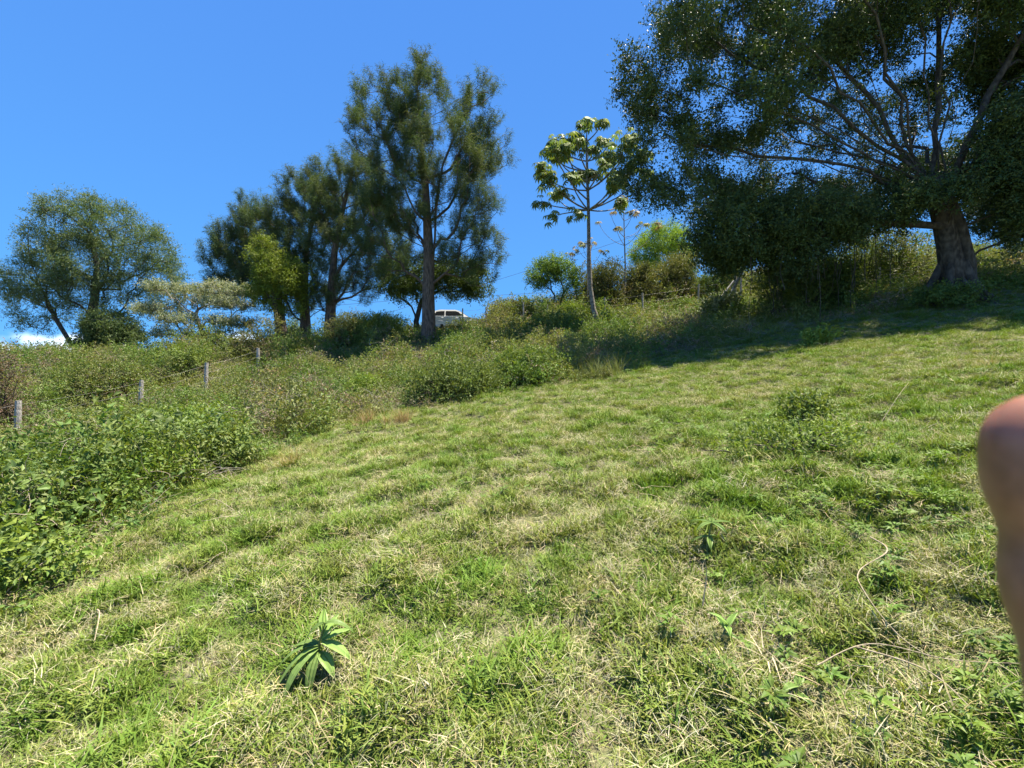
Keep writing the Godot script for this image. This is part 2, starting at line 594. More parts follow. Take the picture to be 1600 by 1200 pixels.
# ---------------------------------------------------------------- shared foliage meshes
var F := {}
func make_pieces() -> void:
	var W := Color(1, 1, 1)
	F.ficus = spray(28, 0.42, 0.095, 0.05, W, false, 0.35).mesh(M.gloss)
	F.ficus2 = spray(22, 0.36, 0.11, 0.055, W, false, 0.5).mesh(M.gloss)
	F.broad = spray(21, 0.30, 0.10, 0.055, W, true, 0.1).mesh(M.gloss)
	var mix_ := Shape.new()
	for q in 3:
		var one := spray(9, 0.30, [0.10, 0.065, 0.045][q], [0.05, 0.03, 0.026][q], [Color(1, 1, 1), Color(0.85, 1.0, 0.9), Color(1.25, 1.1, 1.0)][q], true, 0.15, 0.35)
		mix_.v.append_array(one.v); mix_.c.append_array(one.c)
	F.mixed = mix_.mesh(M.leaf)
	F.broad2 = spray(16, 0.26, 0.085, 0.035, W, true, 0.2).mesh(M.leaf)
	F.small = spray(28, 0.34, 0.068, 0.036, W, false, 0.1).mesh(M.leaf)
	F.tree_leaf = spray(28, 0.5, 0.13, 0.065, W, false, 0.25).mesh(M.leaf)
	F.feather = spray(35, 0.6, 0.14, 0.032, W, false, 0.3).mesh(M.leaf)
	F.plume = plume(40, 1.0, 0.36, 0.027, W).mesh(M.needle)
	F.plume2 = plume(54, 0.8, 0.36, 0.016, W).mesh(M.needle)
	var long := [Color(1, 1, 1), Color(0.8, 0.95, 0.7), Color(1.3, 1.15, 0.9)]
	F.reed = tuft(34, 0.10, 0.75, 0.011, 0.7, long, 5).mesh(M.grass)
	var green := [Color(1, 1, 1), Color(0.9, 1.05, 0.8), Color(1.15, 1.05, 0.8), Color(0.8, 0.95, 0.9)]
	var mixed := [Color(1, 1, 1), Color(0.95, 1.0, 0.8), Color(1.5, 1.2, 1.3), Color(2.3, 1.55, 2.6)]
	F.turf = []
	for k in 4: F.turf.append(tuft(36, 0.085, 0.090, 0.0070, 2.6, mixed if k > 1 else green, 3).mesh(M.grass))
	F.hay = []
	for k in 3: F.hay.append(tuft(28, 0.10, 0.078, 0.0026, 3.0, [Color(1, 1, 1), Color(0.8, 0.75, 0.7), Color(1.1, 1.12, 1.1)], 3, 0.55).mesh(M.straw))
	# bare bent twigs
	F.twig = []
	for k in 3:
		var s := Shape.new()
		for q in 4:
			var pts := PackedVector3Array()
			var rad := PackedFloat32Array()
			var p := rv() * 0.05
			var d := (rv() * Vector3(1, 0.35, 1) + Vector3(0, 0.25, 0)).normalized()
			for j in 6:
				pts.push_back(p); rad.push_back(0.0035 * (1.0 - j * 0.13))
				p += d * 0.085
				d = (d + rv() * 0.35 + Vector3(0, -0.08, 0)).normalized()
			s.tube(pts, rad, 4, false)
		F.twig.append(s.mesh(M.twig))
	# low rosette of a pasture weed
	var s2 := Shape.new()
	for q in 16:
		var a := q * 2.4
		var d := Vector3(cos(a), 0.25 + 0.5 * rng.randf(), sin(a)).normalized()
		s2.leaf(Vector3(0, 0.01 + 0.1 * rng.randf(), 0) + d * 0.02, d, Vector3.UP, rng.randf_range(0.05, 0.10), rng.randf_range(0.022, 0.036), vary(W, 0.25), 0.3)
	F.weed = s2.mesh(M.leaf)

# ---------------------------------------------------------------- ground
func stops(lo: float, a: float, b: float, hi: float, step: float) -> PackedFloat32Array:
	var out := PackedFloat32Array()
	var x := a
	while x <= b + 0.001:
		out.push_back(x); x += step
	var s := step
	x = a
	while x > lo:
		s *= 1.16; x -= s; out.insert(0, x)
	s = step
	x = b
	while x < hi:
		s *= 1.16; x += s; out.push_back(x)
	return out

func make_ground() -> void:
	var xs := stops(-700, -20, 20, 700, 0.22)
	var zs := stops(-700, -1, 30, 900, 0.22)
	var s := Shape.new()
	for z in zs:
		for x in xs:
			var h := gh(x, z)
			s.v.push_back(Vector3(x, h, -z))
			s.n.push_back(Vector3(gh(x - 0.2, z) - gh(x + 0.2, z), 0.4, gh(x, z + 0.2) - gh(x, z - 0.2)).normalized())
	var w := xs.size()
	for b in zs.size() - 1:
		for a in w - 1:
			var k := b * w + a
			s.i.append_array([k, k + w, k + 1, k + 1, k + w, k + w + 1])
	var o := part("ground", s.mesh(M.soil), self)
	tag(o, "sloping pasture ground under the tangled grass", "ground", "", "structure")

func make_grass() -> void:
	var bands := [[0.5, 4.5, 0.048], [4.5, 9.0, 0.066], [9.0, 14.0, 0.09], [14.0, 19.0, 0.12]]
	var at := [[], [], [], []]
	var ct := [PackedColorArray(), PackedColorArray(), PackedColorArray(), PackedColorArray()]
	var hat := [[], [], []]
	var hct := [PackedColorArray(), PackedColorArray(), PackedColorArray()]
	var tw := []
	var twc := PackedColorArray()
	var we := []
	var wec := PackedColorArray()
	for b in bands:
		var s: float = b[2]
		var z: float = b[0]
		while z < b[1]:
			var half := 1.12 * z + 2.5
			var x := -half
			while x < half:
				var px := x + rng.randf_range(-0.5, 0.5) * s * 1.6
				var pz := z + rng.randf_range(-0.5, 0.5) * s * 1.6
				x += s
				if px < -3.2 or pz > 11.5:
					if out_of_field(px, pz) > 0.35 + 0.3 * nb.get_noise_2d(px * 3.0, pz * 3.0): continue
				var dry := 0.4 * nc.get_noise_2d(px, pz) + 0.75 * nb.get_noise_2d(px * 2.6 + 40.0, pz * 2.6)
				var lush := nb.get_noise_2d(px * 1.7, pz * 1.7) * 0.6 + nb.get_noise_2d(px * 2.6 - 31.0, pz * 2.6 + 12.0) * 0.6
				if px > 1.2 and pz > 3.2 and pz < 8.0: dry -= 0.16
				if pz > 12.0: dry -= 0.12
				var q := rng.randi() % 4
				var up := (Vector3.UP + rv() * 0.35).normalized()
				var sc := rng.randf_range(0.7, 1.25) * (1.1 + 0.55 * lush) * (0.85 if dry > 0.15 else 1.0) * (1.0 + clampf((z - 6.0) * 0.02, 0.0, 0.25))
				at[q].append(Transform3D(upright(up, sc), P(px, pz, 0.04 * maxf(lush, 0.0))))
				var tone := Color(0.14, 0.23, 0.036).lerp(Color(0.27, 0.29, 0.085), clampf(0.45 + dry * 0.9 + rng.randf_range(-0.2, 0.2), 0.0, 1.0))
				ct[q].push_back(vary(tone, 0.2))
				if rng.randf() < clampf(0.36 + dry * 1.0, 0.04, 0.92):
					q = rng.randi() % 3
					hat[q].append(Transform3D(upright((Vector3.UP + rv() * 0.5).normalized(), rng.randf_range(0.7, 1.3) * sc), P(px + rng.randf_range(-s, s), pz, rng.randf_range(0.0, 0.06))))
					hct[q].push_back(vary(Color(0.43, 0.375, 0.25).lerp(Color(0.35, 0.35, 0.17), rng.randf()), 0.22))
				if rng.randf() < 0.0035:
					tw.append(Transform3D(upright((Vector3.UP + rv() * 0.4).normalized(), rng.randf_range(0.3, 0.8)), P(px, pz, 0.06)))
					twc.push_back(vary(Color(0.42, 0.35, 0.22), 0.3))
				var weedy := nc.get_noise_2d(px * 0.8 + 90.0, pz * 0.8) + (0.30 if px > 1.6 and px < 5.2 and pz > 3.0 and pz < 7.5 else 0.0)
				if rng.randf() < clampf(weedy - 0.12, 0.0, 0.5) * 0.22:
					we.append(Transform3D(upright((Vector3.UP + rv() * 0.3).normalized(), rng.randf_range(0.35, 0.8)), P(px, pz, rng.randf_range(0.02, 0.08))))
					wec.push_back(vary(Color(0.16, 0.25, 0.045), 0.25))
			z += s
	var o := thing("grass", "tangled green pasture grass covering the slope", "grass", Vector3.ZERO)
	o.set_meta("kind", "stuff")
	for q in 4: scatter("blades", F.turf[q], at[q], ct[q], o)
	o = thing("dry_grass", "straw coloured dead grass lying in patches over the pasture", "dry grass", Vector3.ZERO)
	o.set_meta("kind", "stuff")
	for q in 3: scatter("blades", F.hay[q], hat[q], hct[q], o)
	var t := scatter("dead_stalks", F.twig[0], tw, twc, self)
	tag(t, "thin pale dead stalks strewn through the pasture grass", "stalks", "", "stuff")
	t = scatter("weeds", F.weed, we, wec, self)
	tag(t, "low green broadleaf weeds growing among the pasture grass", "weeds", "", "stuff")

func cover_height(x: float, z: float, e: float) -> float:
	var h := 0.55
	if x < -4.0 and z < 12.5: h = 0.55 if x > -6.5 else 0.38
	elif x < -11.0: h = 0.8 if z > 12.0 else 0.5
	elif x < -6.0 and z > 24.0: h = 0.8
	if x > -13.0 and z > 12.0 and z < 26.5 and x < 7.0: h = 0.42
	if z > 29.5 and x > -8.5: h = 0.35 if x < -1.8 else 1.05
	if x < -11.0 and z > 30.0: h = 0.75
	if x > -7.5 and x < -1.6 and z > 26.0: h = 0.22
	if x < -13.2 and x > -17.5 and z < 27.0: h = 0.26
	if x > 6.0 and z < 29.0: h = 0.34
	h *= 1.0 + 2.4 * na.get_noise_2d(x * 3.1 + 50.0, z * 3.1) + 0.5 * nb.get_noise_2d(x * 0.9, z * 0.9)
	return clampf(h, 0.12, 1.5) * clampf(0.35 + e * 0.7, 0.25, 1.0)

func make_undergrowth() -> void:
	var kinds := ["broad2", "small", "broad", "reed", "twig", "turf"]
	var at := {}
	var ct := {}
	for k in kinds:
		at[k] = []
		ct[k] = PackedColorArray()
	for band in [[3.0, 14.0, 0.20], [14.0, 24.0, 0.25], [24.0, 34.0, 0.32], [34.0, 58.0, 0.5]]:
		var s: float = band[2]
		var z: float = band[0]
		while z < band[1]:
			var x := -1.14 * z - 4.0
			var right := 1.1 * z + 4.0 if z < 38.0 else -6.0
			while x < right:
				var px := x + rng.randf_range(-0.6, 0.6) * s
				var pz := z + rng.randf_range(-0.6, 0.6) * s
				x += s
				if px > -3.0 and pz < 11.5: continue
				var e := out_of_field(px, pz)
				e += 0.55 * nb.get_noise_2d(px * 1.1 + 7.0, pz * 1.1)
				if e < 0.0: continue
				var h := cover_height(px, pz, e)
				var n1 := na.get_noise_2d(px * 2.0 - 70.0, pz * 2.0)
				var n2 := nc.get_noise_2d(px * 1.2 + 200.0, pz * 1.2)
				var big := 1.0 + clampf((z - 14.0) * 0.035, 0.0, 1.0)
				var shade_side := px > 7.0 and pz < 26.0
				for q in (3 if h > 0.3 else 2):
					var t := pow(rng.randf(), 0.55)
					var kind := "small"
					var r := rng.randf()
					if n1 > 0.12: kind = "broad2" if r < 0.8 else "small"
					elif n1 > -0.12: kind = "small" if r < 0.55 else "broad2"
					else: kind = "small" if r < 0.45 else ("turf" if r < 0.75 else ("reed" if r < 0.83 else ("broad2" if r < 0.93 else "twig")))
					if z < 11.0 and px < -3.6:
						if r < 0.45: kind = "broad"
						elif r < 0.58: kind = "turf"
						elif r < 0.63: kind = "reed"
						elif r < 0.70: kind = "twig"
					if z < 26.0 and n2 > 0.2 and rng.randf() < 0.22: kind = "twig"
					if px > -9.0 and px < 0.5 and pz > 12.5 and pz < 21.0 and n2 > -0.05 and rng.randf() < 0.16: kind = "twig"
					if shade_side and r < 0.3: kind = "turf"
					var tone := Color(0.135, 0.215, 0.048).lerp(Color(0.225, 0.25, 0.085), clampf(0.45 - n1 * 1.9 + rng.randf_range(-0.3, 0.3), 0.0, 1.0))
					if z > 10.0 and rng.randf() < 0.05 + maxf(0.0, n2 - 0.08) * 1.4: tone = Color(0.24, 0.20, 0.14)
					var up := h * t
					var sc := rng.randf_range(0.75, 1.4) * big * (0.8 if h < 0.3 else 1.0)
					match kind:
						"twig":
							tone = Color(0.30, 0.26, 0.20)
						"reed":
							up = 0.0; sc = h * rng.randf_range(0.9, 1.5) + 0.15; tone = Color(0.23, 0.25, 0.07)
						"turf":
							up = 0.0; sc *= 2.0; tone = Color(0.19, 0.22, 0.05)
					at[kind].append(Transform3D(upright((Vector3.UP * 0.8 + rv() * 0.75).normalized(), sc), P(px, pz, up)))
					ct[kind].push_back(vary(tone, 0.25))
			z += s
	var o := thing("undergrowth", "dense mixed weeds and low scrub covering the slope beyond the pasture", "undergrowth", Vector3.ZERO)
	o.set_meta("kind", "stuff")
	for k in kinds:
		scatter({"broad2": "leaves", "small": "leaves", "broad": "leaves", "reed": "stalks", "twig": "twigs", "turf": "blades"}[k], (F.mixed if k == "broad" else F[k]) if F[k] is Mesh else F[k][1], at[k], ct[k], o)

# ---------------------------------------------------------------- trees
func v3(a: Array) -> Array:
	return a.map(func(p): return Vector3(p[0], p[1], -p[2]))

func make_trees() -> void:
	var needle := [Color(0.105, 0.16, 0.062), Color(0.085, 0.135, 0.065), Color(0.14, 0.18, 0.07), Color(0.12, 0.145, 0.08)]
	var cas := {"n": 420, "step": 0.5, "r": 0.37, "tip": 0.016, "spray": F.plume, "per": 8, "jitter": 0.4, "lo": 0.6, "hi": 1.15, "tints": needle, "bias": Vector3(0, 1.5, 0), "thin": 0.07, "along": 0.5, "bark": M.bark, "lift": -0.02, "straight": 0.45, "flare": 0.35, "shell": 0.35}
	tree("sheoak_tree", "tallest dark needle-leaved tree, its thick bare trunk hiding a white car", -5.1, 28.0,
		v3([[0, 0, 0], [0.0, 1.5, 0], [-0.02, 3.2, 0], [0.02, 5.2, 0], [-0.1, 7.5, 0.1], [-0.2, 9.8, 0], [-0.45, 12.2, 0], [-0.6, 14.6, 0], [-0.75, 16.6, 0]]),
		[[-0.8, 16.6, 0, 0.7, 1.5, 0.7], [-0.5, 14.4, 0, 2.0, 2.0, 2.0], [-3.2, 14.6, 0, 1.5, 1.4, 1.4, 0.7], [2.9, 14.2, 0.3, 1.4, 1.7, 1.5], [-2.4, 12.3, -0.4, 2.4, 1.8, 2.2], [0.5, 11.2, -0.6, 3.0, 2.6, 2.6], [3.6, 12.0, 0.2, 1.4, 1.8, 1.6], [-1.3, 8.6, 0, 2.7, 2.2, 2.5], [2.8, 8.6, 0, 1.7, 2.2, 2.0], [-2.5, 5.6, 0.2, 1.9, 1.8, 1.8, 0.8], [-3.2, 8.2, 0.6, 1.5, 1.6, 1.5, 0.8], [2.3, 5.6, 0, 2.0, 1.8, 1.9, 0.9], [3.3, 4.3, 0, 1.1, 1.3, 1.2, 0.8]],
		cas.merged({"n": 470, "seeds": [v3([[0.25, 4.6, -0.1], [0.42, 6.5, -0.2], [0.5, 8.6, -0.3], [0.9, 10.8, -0.3], [1.6, 12.6, -0.2], [2.6, 14.6, 0.1]])]}, true), "needle-leaved trees on the crest")
	var c2 := cas.merged({"n": 290, "r": 0.34}, true)
	tree("sheoak_tree", "dark needle-leaved tree standing next to the tallest one", -13.1, 33.0,
		v3([[0, 0, 0], [0, 2.2, 0], [0.1, 4.5, 0], [0.3, 7.0, 0], [0.9, 10, 0], [1.6, 13.0, 0]]),
		[[1.5, 13.0, 0, 1.1, 1.4, 1.1], [2.6, 11.6, 0, 1.6, 1.8, 1.6], [0.4, 10.4, 0, 1.9, 1.8, 1.8], [3.0, 8.6, 0, 1.8, 1.8, 1.8], [4.6, 6.8, 0, 1.3, 1.6, 1.3, 0.9], [2.4, 4.4, 0, 1.6, 1.3, 1.4, 0.7], [0.6, 7.4, -0.4, 2.2, 2.0, 2.0], [-1.0, 3.6, 0.4, 1.8, 1.2, 1.6, 0.6], [3.6, 6.0, 0, 1.4, 1.6, 1.4, 0.7], [0.8, 4.8, 0, 2.0, 1.3, 1.8, 0.6]], c2, "needle-leaved trees on the crest")
	tree("sheoak_tree", "middle needle-leaved tree of the dense group, with the bright green sapling before it", -15.9, 35.0,
		v3([[0, 0, 0], [0.1, 2.5, 0], [0, 5.0, 0], [0.2, 8.0, 0], [0.7, 11.0, 0], [0.9, 13.8, 0]]),
		[[0.9, 13.8, 0, 0.9, 1.3, 1.0], [-0.4, 11.8, 0, 1.7, 1.6, 1.6], [1.4, 11.4, 0, 1.6, 1.8, 1.6], [-1.8, 10.2, 0, 1.8, 1.7, 1.8], [0.4, 8.6, 0, 2.3, 2.0, 2.0], [-1.6, 6.8, 0, 2.2, 1.8, 2.0], [1.6, 5.6, 0, 1.8, 1.4, 1.6, 0.6], [0.2, 3.8, 0.4, 1.9, 1.2, 1.6, 0.7]], c2, "needle-leaved trees on the crest")
	tree("sheoak_tree", "outermost needle-leaved tree of the group, leaning towards the pale layered tree", -18.3, 36.5,
		v3([[0, 0, 0], [-0.1, 2.5, 0], [-0.4, 5.0, 0], [-1.2, 7.5, 0], [-2.4, 9.6, 0], [-3.0, 11.4, 0]]),
		[[-3.1, 11.2, 0, 0.9, 1.2, 0.9], [-2.0, 9.6, 0, 1.7, 1.6, 1.6], [-3.9, 8.6, 0, 1.6, 1.5, 1.5], [-5.2, 7.4, 0, 1.1, 1.2, 1.2, 0.6], [-2.4, 7.0, 0, 2.1, 1.9, 1.9], [-3.8, 5.4, 0, 2.0, 1.6, 1.8], [-0.6, 5.6, 0, 1.8, 1.6, 1.6]], c2, "needle-leaved trees on the crest")

	# broad-leaved trees round them
	var leafy_opt := {"n": 230, "step": 0.4, "r": 0.16, "tip": 0.012, "spray": F.tree_leaf, "per": 5, "jitter": 0.4, "lo": 0.7, "hi": 1.15, "bias": Vector3(0, 0.2, 0), "thin": 0.04, "along": 0.4, "bark": M.dark_bark, "tints": [Color(0.10, 0.15, 0.03)]}
	tree("young_tree", "bright yellow-green young tree at the foot of the needle-leaved group", -16.0, 31.5,
		v3([[0, 0, 0], [-0.1, 2.0, 0], [-0.4, 4.0, 0], [-0.5, 6.0, 0]]),
		[[-0.9, 6.8, 0, 1.1, 1.2, 1.0], [-0.2, 5.6, 0, 1.4, 1.1, 1.2], [0.9, 5.2, 0, 1.3, 1.2, 1.2], [-0.8, 4.4, 0, 1.2, 0.9, 1.0], [0.2, 3.6, 0.2, 1.6, 0.9, 1.2, 0.6]],
		leafy_opt.merged({"tints": [Color(0.19, 0.26, 0.035), Color(0.23, 0.28, 0.045), Color(0.15, 0.20, 0.035)]}, true))
	tree("shade_tree", "dark broad-leaved tree behind the trunk of the tallest tree", -6.4, 31.5,
		v3([[0, 0, 0], [-0.2, 1.2, 0], [0.1, 2.4, 0], [0.6, 3.6, 0]]),
		[[-1.6, 4.2, 0, 1.6, 1.2, 1.3], [0.6, 4.4, 0, 1.8, 1.2, 1.4], [2.6, 4.4, 0, 1.7, 1.2, 1.4], [3.9, 3.8, 0, 1.3, 0.9, 1.2], [-0.6, 3.0, 0, 1.6, 0.9, 1.2], [2.4, 3.5, 0, 1.5, 0.7, 1.2]],
		leafy_opt.merged({"n": 330, "per": 6, "tints": [Color(0.09, 0.14, 0.035), Color(0.105, 0.155, 0.04), Color(0.08, 0.125, 0.04)]}, true))
	var ridge := tree("ridge_tree", "large rounded tree with feathery blue-green foliage alone on the ridge at left", -42.6, 46.0,
		v3([[0, 0, 0], [0.1, 2.0, 0], [0.0, 4.4, 0], [0.6, 7.0, 0], [0.8, 10.0, 0], [0.2, 13.0, 0]]),
		[[-1.8, 15.0, 0, 2.6, 1.5, 2.4], [1.6, 13.6, 0, 3.2, 2.3, 3.0], [4.9, 11.2, 0, 2.8, 2.6, 2.8], [6.6, 9.4, 0, 1.9, 1.6, 2.0], [-2.8, 11.4, 0, 3.4, 2.2, 3.0], [0.8, 10.0, -1, 3.6, 2.4, 3.0], [-5.2, 8.2, 0, 2.9, 2.0, 2.6], [-1.4, 7.6, 0, 3.0, 2.0, 2.6], [3.6, 7.4, 0, 3.0, 2.0, 2.6], [-4.4, 5.4, 0, 2.2, 1.2, 2.0, 0.6], [-7.2, 6.6, 0, 1.5, 1.2, 1.5, 0.6]],
		{"n": 380, "step": 0.7, "r": 0.42, "tip": 0.02, "spray": F.feather, "per": 8, "jitter": 0.65, "lo": 1.0, "hi": 1.8, "bias": Vector3(0, 0.1, 0), "thin": 0.06, "along": 0.5, "bark": M.dark_bark, "lift": 0.08, "straight": 0.4,
		"seeds": [v3([[-0.1, 1.0, 0], [-1.4, 2.6, 0], [-3.0, 5.2, 0], [-4.2, 7.8, 0]])],
		"tints": [Color(0.13, 0.19, 0.085), Color(0.15, 0.21, 0.09), Color(0.11, 0.17, 0.08), Color(0.20, 0.25, 0.12)]})
	ridge.scale = Vector3.ONE * 1.1
	tree("ridge_tree", "smaller dense dark tree under the ridge tree's outer branches", -38.6, 44.0,
		v3([[0, 0, 0], [0, 1.6, 0], [0.1, 3.4, 0]]),
		[[0, 4.6, 0, 2.2, 1.6, 2.0], [1.4, 3.4, 0, 1.9, 1.2, 1.8], [-1.4, 3.4, 0, 1.8, 1.2, 1.8]],
		leafy_opt.merged({"n": 240, "per": 6, "jitter": 0.6, "lo": 0.9, "hi": 1.5, "tints": [Color(0.11, 0.16, 0.06), Color(0.13, 0.18, 0.065)]}, true))
	var pale := [Color(0.40, 0.43, 0.31), Color(0.32, 0.36, 0.22), Color(0.21, 0.26, 0.14), Color(0.14, 0.18, 0.09), Color(0.44, 0.46, 0.36)]
	tree("layered_tree", "spreading tree with flat layers of pale cream-green leaves", -22.4, 33.0,
		v3([[0, 0, 0], [0.2, 1.2, 0], [0, 2.4, 0], [-0.4, 3.6, 0]]),
		[[-1.9, 5.2, 0, 2.2, 0.28, 1.9], [1.8, 5.3, 0, 2.3, 0.3, 1.9], [-2.6, 3.8, -0.4, 2.0, 0.26, 1.6], [2.4, 4.2, -0.4, 1.8, 0.26, 1.4], [-0.4, 3.0, -0.8, 2.2, 0.26, 1.4], [2.2, 2.9, -0.6, 1.8, 0.26, 1.4], [-1.4, 2.2, -0.6, 1.6, 0.4, 1.2, 0.7], [0, 4.5, 0.4, 2.4, 0.28, 1.8, 0.7]],
		leafy_opt.merged({"n": 420, "r": 0.15, "per": 7, "jitter": 0.35, "lo": 1.1, "hi": 1.8, "tints": pale, "spray": F.broad2, "bark": M.pale_bark, "bias": Vector3(0, 0.6, 0)}, true))
	tree("round_tree", "small round-topped bright green tree beside the tall umbrella-leaved tree", 2.75, 30.5,
		v3([[0, 0, 0], [-0.1, 0.8, 0], [0.1, 1.7, 0]]),
		[[-0.7, 3.2, 0, 1.1, 0.65, 1.0], [0.6, 3.4, 0, 1.1, 0.7, 1.0], [0, 3.8, 0, 1.1, 0.5, 0.9], [-1.0, 2.6, 0, 0.7, 0.45, 0.7], [1.1, 2.3, 0, 0.6, 0.7, 0.7]],
		leafy_opt.merged({"n": 150, "r": 0.08, "per": 5, "jitter": 0.3, "lo": 0.6, "hi": 0.95, "tints": [Color(0.18, 0.29, 0.055), Color(0.22, 0.33, 0.06), Color(0.14, 0.23, 0.055)], "seeds": [v3([[0, 0, 0.1], [0.4, 0.9, 0], [0.7, 2.0, 0]])]}, true))
	tree("round_tree", "rounded lime green treetop rising behind the olive hedge", 12.6, 38.0,
		v3([[0, 0, 0], [0, 2.0, 0], [0, 3.6, 0]]),
		[[0, 5.6, 0, 2.0, 1.4, 1.8], [-1.5, 4.6, 0, 1.3, 1.1, 1.2], [1.5, 4.6, 0, 1.4, 1.1, 1.2], [0, 3.2, 0, 2.4, 1.0, 1.6]],
		leafy_opt.merged({"n": 260, "per": 6, "jitter": 0.4, "tints": [Color(0.27, 0.40, 0.05), Color(0.32, 0.43, 0.06), Color(0.20, 0.32, 0.045)]}, true))
	tree("edge_tree", "thin leafy tree past the great trunk at the right edge", 33.5, 28.0,
		v3([[0, 0, 0], [-0.2, 2.4, 0], [-0.6, 4.5, 0], [-1.0, 6.4, 0]]),
		[[-1.6, 6.8, 0, 2.0, 1.2, 1.6], [0.6, 5.8, 0, 2.0, 1.2, 1.6], [-2.6, 4.6, 0, 1.6, 1.0, 1.2], [1.2, 3.6, 0, 1.6, 0.9, 1.2]],
		leafy_opt.merged({"n": 170, "tints": [Color(0.09, 0.12, 0.05), Color(0.14, 0.15, 0.07)]}, true))
	umbrella_tree("tall slender pale-trunked tree with umbrella-like leaves, its foot curved", 4.9, 25.8,
		v3([[0, -0.1, 0], [-0.1, 0.45, 0], [-0.3, 1.0, 0], [-0.48, 2.2, 0], [-0.55, 3.8, 0], [-0.58, 5.6, 0], [-0.6, 7.0, 0], [-0.66, 8.6, 0], [-0.7, 10.6, 0]]), 0.16,
		[[-2.6, 10.2], [-3.2, 8.6], [-2.6, 6.4], [-3.2, 7.0], [-1.4, 6.0], [-2.1, 9.2], [-1.1, 10.9], [0.0, 11.1], [0.6, 10.5], [1.4, 9.6], [2.0, 9.0], [1.1, 8.4], [1.7, 7.7], [0.6, 7.4], [-0.3, 10.0], [-1.2, 8.8], [-1.8, 10.0], [-0.7, 11.4], [-1.8, 7.7], [-3.0, 9.4], [0.3, 9.0], [-0.7, 9.2], [1.6, 8.6], [-2.2, 8.2], [0.9, 9.9], [-1.6, 10.7], [-0.4, 8.6], [-2.0, 7.2], [0.7, 8.0], [-1.0, 10.4], [1.3, 10.2], [-2.4, 9.8], [2.3, 8.2], [-2.9, 7.9], [-2.4, 10.6], [-0.2, 8.2], [1.0, 9.2], [-1.4, 9.8], [-2.7, 8.9], [0.2, 10.6]], 17, 0.95, [Color(0.18, 0.245, 0.08), Color(0.145, 0.21, 0.065), Color(0.22, 0.275, 0.10)])
	umbrella_tree("sparse umbrella-leaved sapling behind the tall one, thin forked branches", 7.5, 30.5,
		v3([[0, -0.1, 0], [0, 1.5, 0], [0.05, 3.0, 0], [0.0, 4.6, 0], [-0.05, 6.6, 0]]), 0.07,
		[[-0.2, 7.2], [-1.2, 6.0], [-1.6, 5.6], [0.7, 6.6], [1.4, 6.0], [2.3, 5.7], [-0.6, 6.6], [0.3, 6.2], [1.0, 5.6], [-0.9, 5.0], [0.2, 7.4]], 4, 0.75, [Color(0.16, 0.17, 0.08), Color(0.22, 0.18, 0.11)])
	umbrella_tree("short sparse umbrella-leaved sapling between the round tree and the tall trunk", 4.9, 29.8,
		v3([[0, -0.1, 0], [0.02, 1.4, 0], [0.0, 2.8, 0], [0.0, 4.0, 0]]), 0.05,
		[[-0.7, 4.5], [-1.2, 4.0], [0.3, 4.8], [0.0, 5.0], [-0.3, 4.7], [0.8, 4.2]], 4, 0.7, [Color(0.14, 0.16, 0.08), Color(0.2, 0.17, 0.1)])

